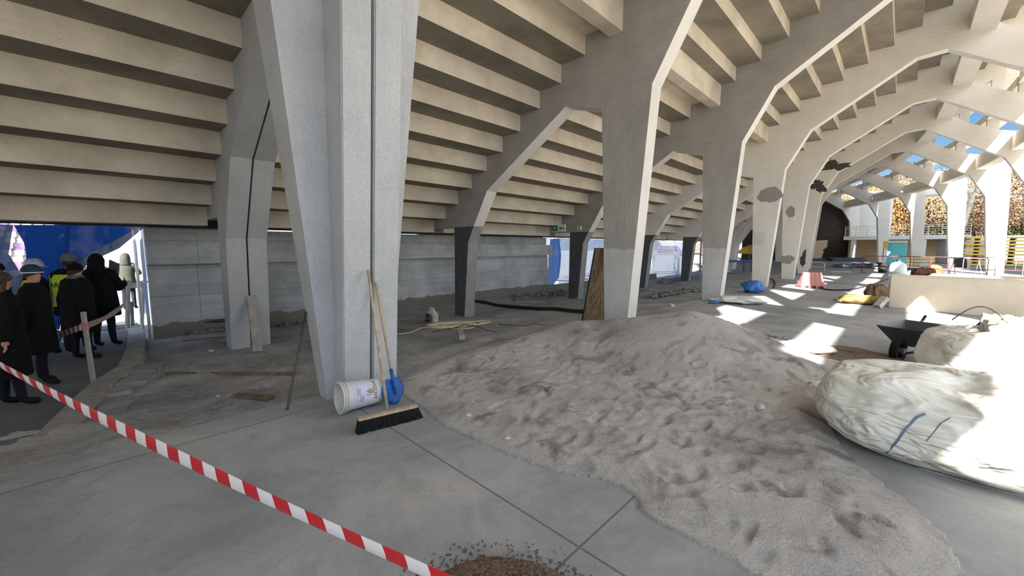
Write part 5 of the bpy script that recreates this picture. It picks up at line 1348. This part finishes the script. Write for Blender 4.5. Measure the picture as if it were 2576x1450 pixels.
# ================================================================== trees
def leafmat(name,a,b,c):
    t=NT(name); oi=t.n('ShaderNodeObjectInfo'); g=t.n('ShaderNodeNewGeometry'); n=t.noise(t.co.outputs['Object'],3.0,3)
    r=t.math('ADD',t.math('MULTIPLY',g.outputs['Random Per Island'],.7),t.math('MULTIPLY',n,.4)); return t.set(t.ramp(r,[(.15,lin(a)),(.5,lin(b)),(.9,lin(c))]),.85,0,.1)
L_BR=leafmat('brown_leaves',(84,70,58),(128,108,90),(166,142,118)); L_OR=leafmat('orange_leaves',(104,78,54),(148,112,74),(186,148,98)); L_GR=leafmat('dull_green_leaves',(44,48,34),(72,76,50),(104,100,66))
def tree_mesh(seed,h,cr,nl,leaf,bark,bare=False):
    q=random.Random(seed); br=MB(); tips=[]
    def grow(p,d,l,r,dep):
        pts=[p]; cur=Vector(p); dd=Vector(d)
        for k in range(4):
            dd=(dd+Vector((q.gauss(0,.12),q.gauss(0,.12),.05))).normalized(); cur=cur+dd*l/4; pts.append(cur.copy())
        br.tube(pts,[r*(1-.14*k) for k in range(5)],6 if dep<2 else 4,caps=False)
        if dep>=3: tips.append((cur.copy(),dd)); return
        for k in range(3 if dep else 4):
            a=q.uniform(0,6.28); sp=q.uniform(.4,.8); u=dd.orthogonal().normalized(); w=dd.cross(u)
            nd=(dd*cos(sp)+(u*cos(a)+w*sin(a))*sin(sp)).normalized(); f=q.choice((2,3,4)); grow(pts[f],nd,l*q.uniform(.55,.72),r*.55,dep+1)
    grow(Vector((0,0,0)),Vector((0,0,1)),h*.42,h*.018,0)
    lv=MB()
    for k in range(nl):
        t_,d_=q.choice(tips); s=q.uniform(.055,.12)*(h/10); p=t_+Vector((q.gauss(0,cr*.2),q.gauss(0,cr*.2),q.gauss(0,cr*.17)))
        a=Vector((q.gauss(0,1),q.gauss(0,1),q.gauss(0,1))).normalized(); b=a.orthogonal().normalized(); lv.add([p-a*s-b*s*.5,p+a*s-b*s*.5,p+a*s*.6+b*s*.6,p-a*s*.6+b*s*.6],[(0,1,2,3)])
    return br,lv
TM={}
def tree(kind,loc,sc,rz,label):
    if kind not in TM:
        sd,h,cr,nl,lf,bk=kind_def[kind]; br,lv=tree_mesh(sd,h,cr,nl,lf,bk); root=empty(kind,loc,rz)
        br.build('trunk',bk,root,smooth=True); lv.build('crown',lf,root); TM[kind]=root; r=root
    else: r=clone(TM[kind]); r.rotation_euler=(0,0,rz)
    r.location=loc; r.scale=(sc,sc,sc); tag(r,label,'tree','trees beyond the yard'); return r
kind_def={'brown_tree':(1,11,4.6,9000,L_BR,M_BARK),'rust_tree':(2,11,4.6,4500,L_OR,M_BARK),'olive_tree':(3,10,4.6,9000,L_GR,M_BARK)}
lbl={'brown_tree':'bushy brown tree in the band of trees beyond the yard','rust_tree':'orange autumn tree rising beyond the cream terrace building','olive_tree':'dull green tree in the band of trees beyond the yard'}
q=random.Random(9)
for k in range(26):
    px=2285+k*14+q.uniform(-6,6); Y=q.uniform(52,78); c=at(px,640,Y); c.z=-.5; kd='brown_tree' if k%5 else 'olive_tree'
    tree(kd,c,q.uniform(.9,1.25)*(Y/60),q.uniform(0,6),lbl[kd])
for k,(px,Y,s) in enumerate(((2130,66,1.15),(2165,60,1.15),(2200,64,1.25),(2235,58,1.2),(2262,62,1.25),(2290,56,1.0),(2112,74,1.1),(2085,72,1.1))):
    c=at(px,640,Y); c.z=-.5; tree('rust_tree',c,s,q.uniform(0,6),lbl['rust_tree'])
for k,(px,Y,s) in enumerate(((1835,88,1.2),(1858,92,1.2),(1882,86,1.3),(1905,90,1.2),(1960,84,1.3))):
    c=at(px,640,Y); c.z=-.5; tree('brown_tree',c,s,q.uniform(0,6),'brown tree far off behind the pale hoarding between the columns')
# pale bare sycamore
c=at(2392,640,38); c.z=-.06; sy=empty('bare_tree',c,0,'pale bare-trunked tree standing in the yard before the brown trees','tree')
def wp(x,y,Y=38): return at(x,y,Y)-c
T=[wp(2391,660),wp(2400,620),wp(2412,585),wp(2425,560),wp(2434,530),wp(2444,500),wp(2452,486)]; T[0].z=0
MB().tube(T,[.34,.30,.27,.24,.20,.17,.12],10).build('trunk',M_PALEB,sy,smooth=True)
for L_,r in (([wp(2446,500),wp(2438,490),wp(2433,474)],.10),([wp(2447,506),wp(2462,502)],.09),([wp(2405,600),wp(2394,590)],.1),([wp(2440,515),wp(2428,518),wp(2418,523)],.06),([wp(2452,486),wp(2458,465),wp(2466,440)],.10)):
    MB().tube(L_,[r,r*.8,r*.5][:len(L_)],7).build('branch',M_PALEB,sy,smooth=True)
# ---- wooded hill behind
t=NT('wooded_hill'); ob=t.co.outputs['Object']; n=t.noise(ob,.22,8,.75,.5); t.set(t.ramp(n,[(.3,lin((70,62,56))),(.5,lin((112,100,90))),(.7,lin((146,132,116)))]),.95,0,.05)
m=MB(); vs=[]; n1,n2=60,10
for i in range(n1+1):
    a=radians(20+65*i/n1)
    for j in range(n2+1):
        R=130+12*j; h=(24+9*noise.noise((a*4,1,0))+5*noise.noise((a*13,3,0)))*smoothstep(0,1,j/n2); vs.append(Vector((R*sin(a),R*cos(a),h-1+2.0*noise.noise((a*60,j*.9,0)))))
m.add(vs,[(i*(n2+1)+j,(i+1)*(n2+1)+j,(i+1)*(n2+1)+j+1,i*(n2+1)+j+1) for i in range(n1) for j in range(n2)]); m.build('hill_wooded',t.mat,smooth=True,kind='structure')

# ================================================================== the field side, seen through the openings
M_SEATP=plain('purple_seat',(120,96,158),.5); M_SEATW=plain('white_seat',(226,220,228),.5); M_TERR=plain('stand_concrete',(176,170,166),.9)
fo_=Vector((-27.5,28.5,0)); fd=Vector((-.69,.72,0)).normalized(); fs_=Vector((fd.y,-fd.x,0))
m=MB()
for k in range(14):
    c=fo_+fd*(.8*k); m.box((c.x,c.y,-.6+.42*k),(30,.86,.44+.0),rz=atan2(fs_.y,fs_.x))
m.build('stand_terrace',M_TERR,kind='structure')
def seat_mesh():
    m=MB(); m.box((0,0,.22),(.42,.36,.05)); 
    rings=[[Vector((-.21+.42*j/8,.18+.03*sin(pi*j/8)+.04*dz,.22+dz+(.06*sin(pi*j/8) if dz>.2 else 0))) for j in range(9)] for dz in (0,.18,.30)]
    m.loft(rings,caps=(False,False),closed=False); m.box((0,.05,.1),(.08,.08,.2)); return m
sw=seat_mesh().build('stadium_seat',M_SEATW); sp_=seat_mesh().build('stadium_seat',M_SEATP)
first={0:True,1:True}
for row in range(12):
    for col in range(25):
        wx=-8.0+col*.56
        if not(-8.2<wx<-3.2 or 1.2<wx<6.2): continue
        p=fo_+fd*(.8*row+.05)+fs_*wx; p.z=-.38+.42*row
        t_=1 if (row+col//2)%3==0 else 0; src=(sw,sp_)[t_]
        if first[t_]: o=src; first[t_]=False
        else: o=src.copy(); COL.objects.link(o)
        o.location=p; o.rotation_euler=(0,0,atan2(fs_.y,fs_.x)); tag(o,('white','purple')[t_]+' stadium seat in the sunlit rows beyond the hung sheets','seat',('white','purple')[t_]+' stadium seats beyond the sheets')
# scaffold and barriers on the field seen through the pale sheeting
for k,(px,Y) in enumerate(((1425,30),(1490,31),(1560,32),(1675,33),(1730,34))):
    c=at(px,640,Y); c.z=-.95; s=empty('scaffold_bay',c,radians(-30),('first','second','third','fourth','fifth')[k]+' scaffold bay from the wall end, seen through the pale sheeting','scaffold','scaffold bays on the field side')
    for x in (-1,1):
        for y in (-.4,.4): MB().tube([(x,y,0),(x,y,6)],.04,6).build('standard',M_GALV,s)
    for z in (.2,2,4,5.8):
        for y in (-.4,.4): MB().tube([(-1,y,z),(1,y,z)],.04,6).build('ledger',M_GALV,s)
        MB().box((0,0,z),(1.9,.75,.05)).build('deck',M_WOODD,s)
    MB().tube([(-1,-.42,2),(1,-.42,4)],.03,6).build('brace',M_GALV,s)
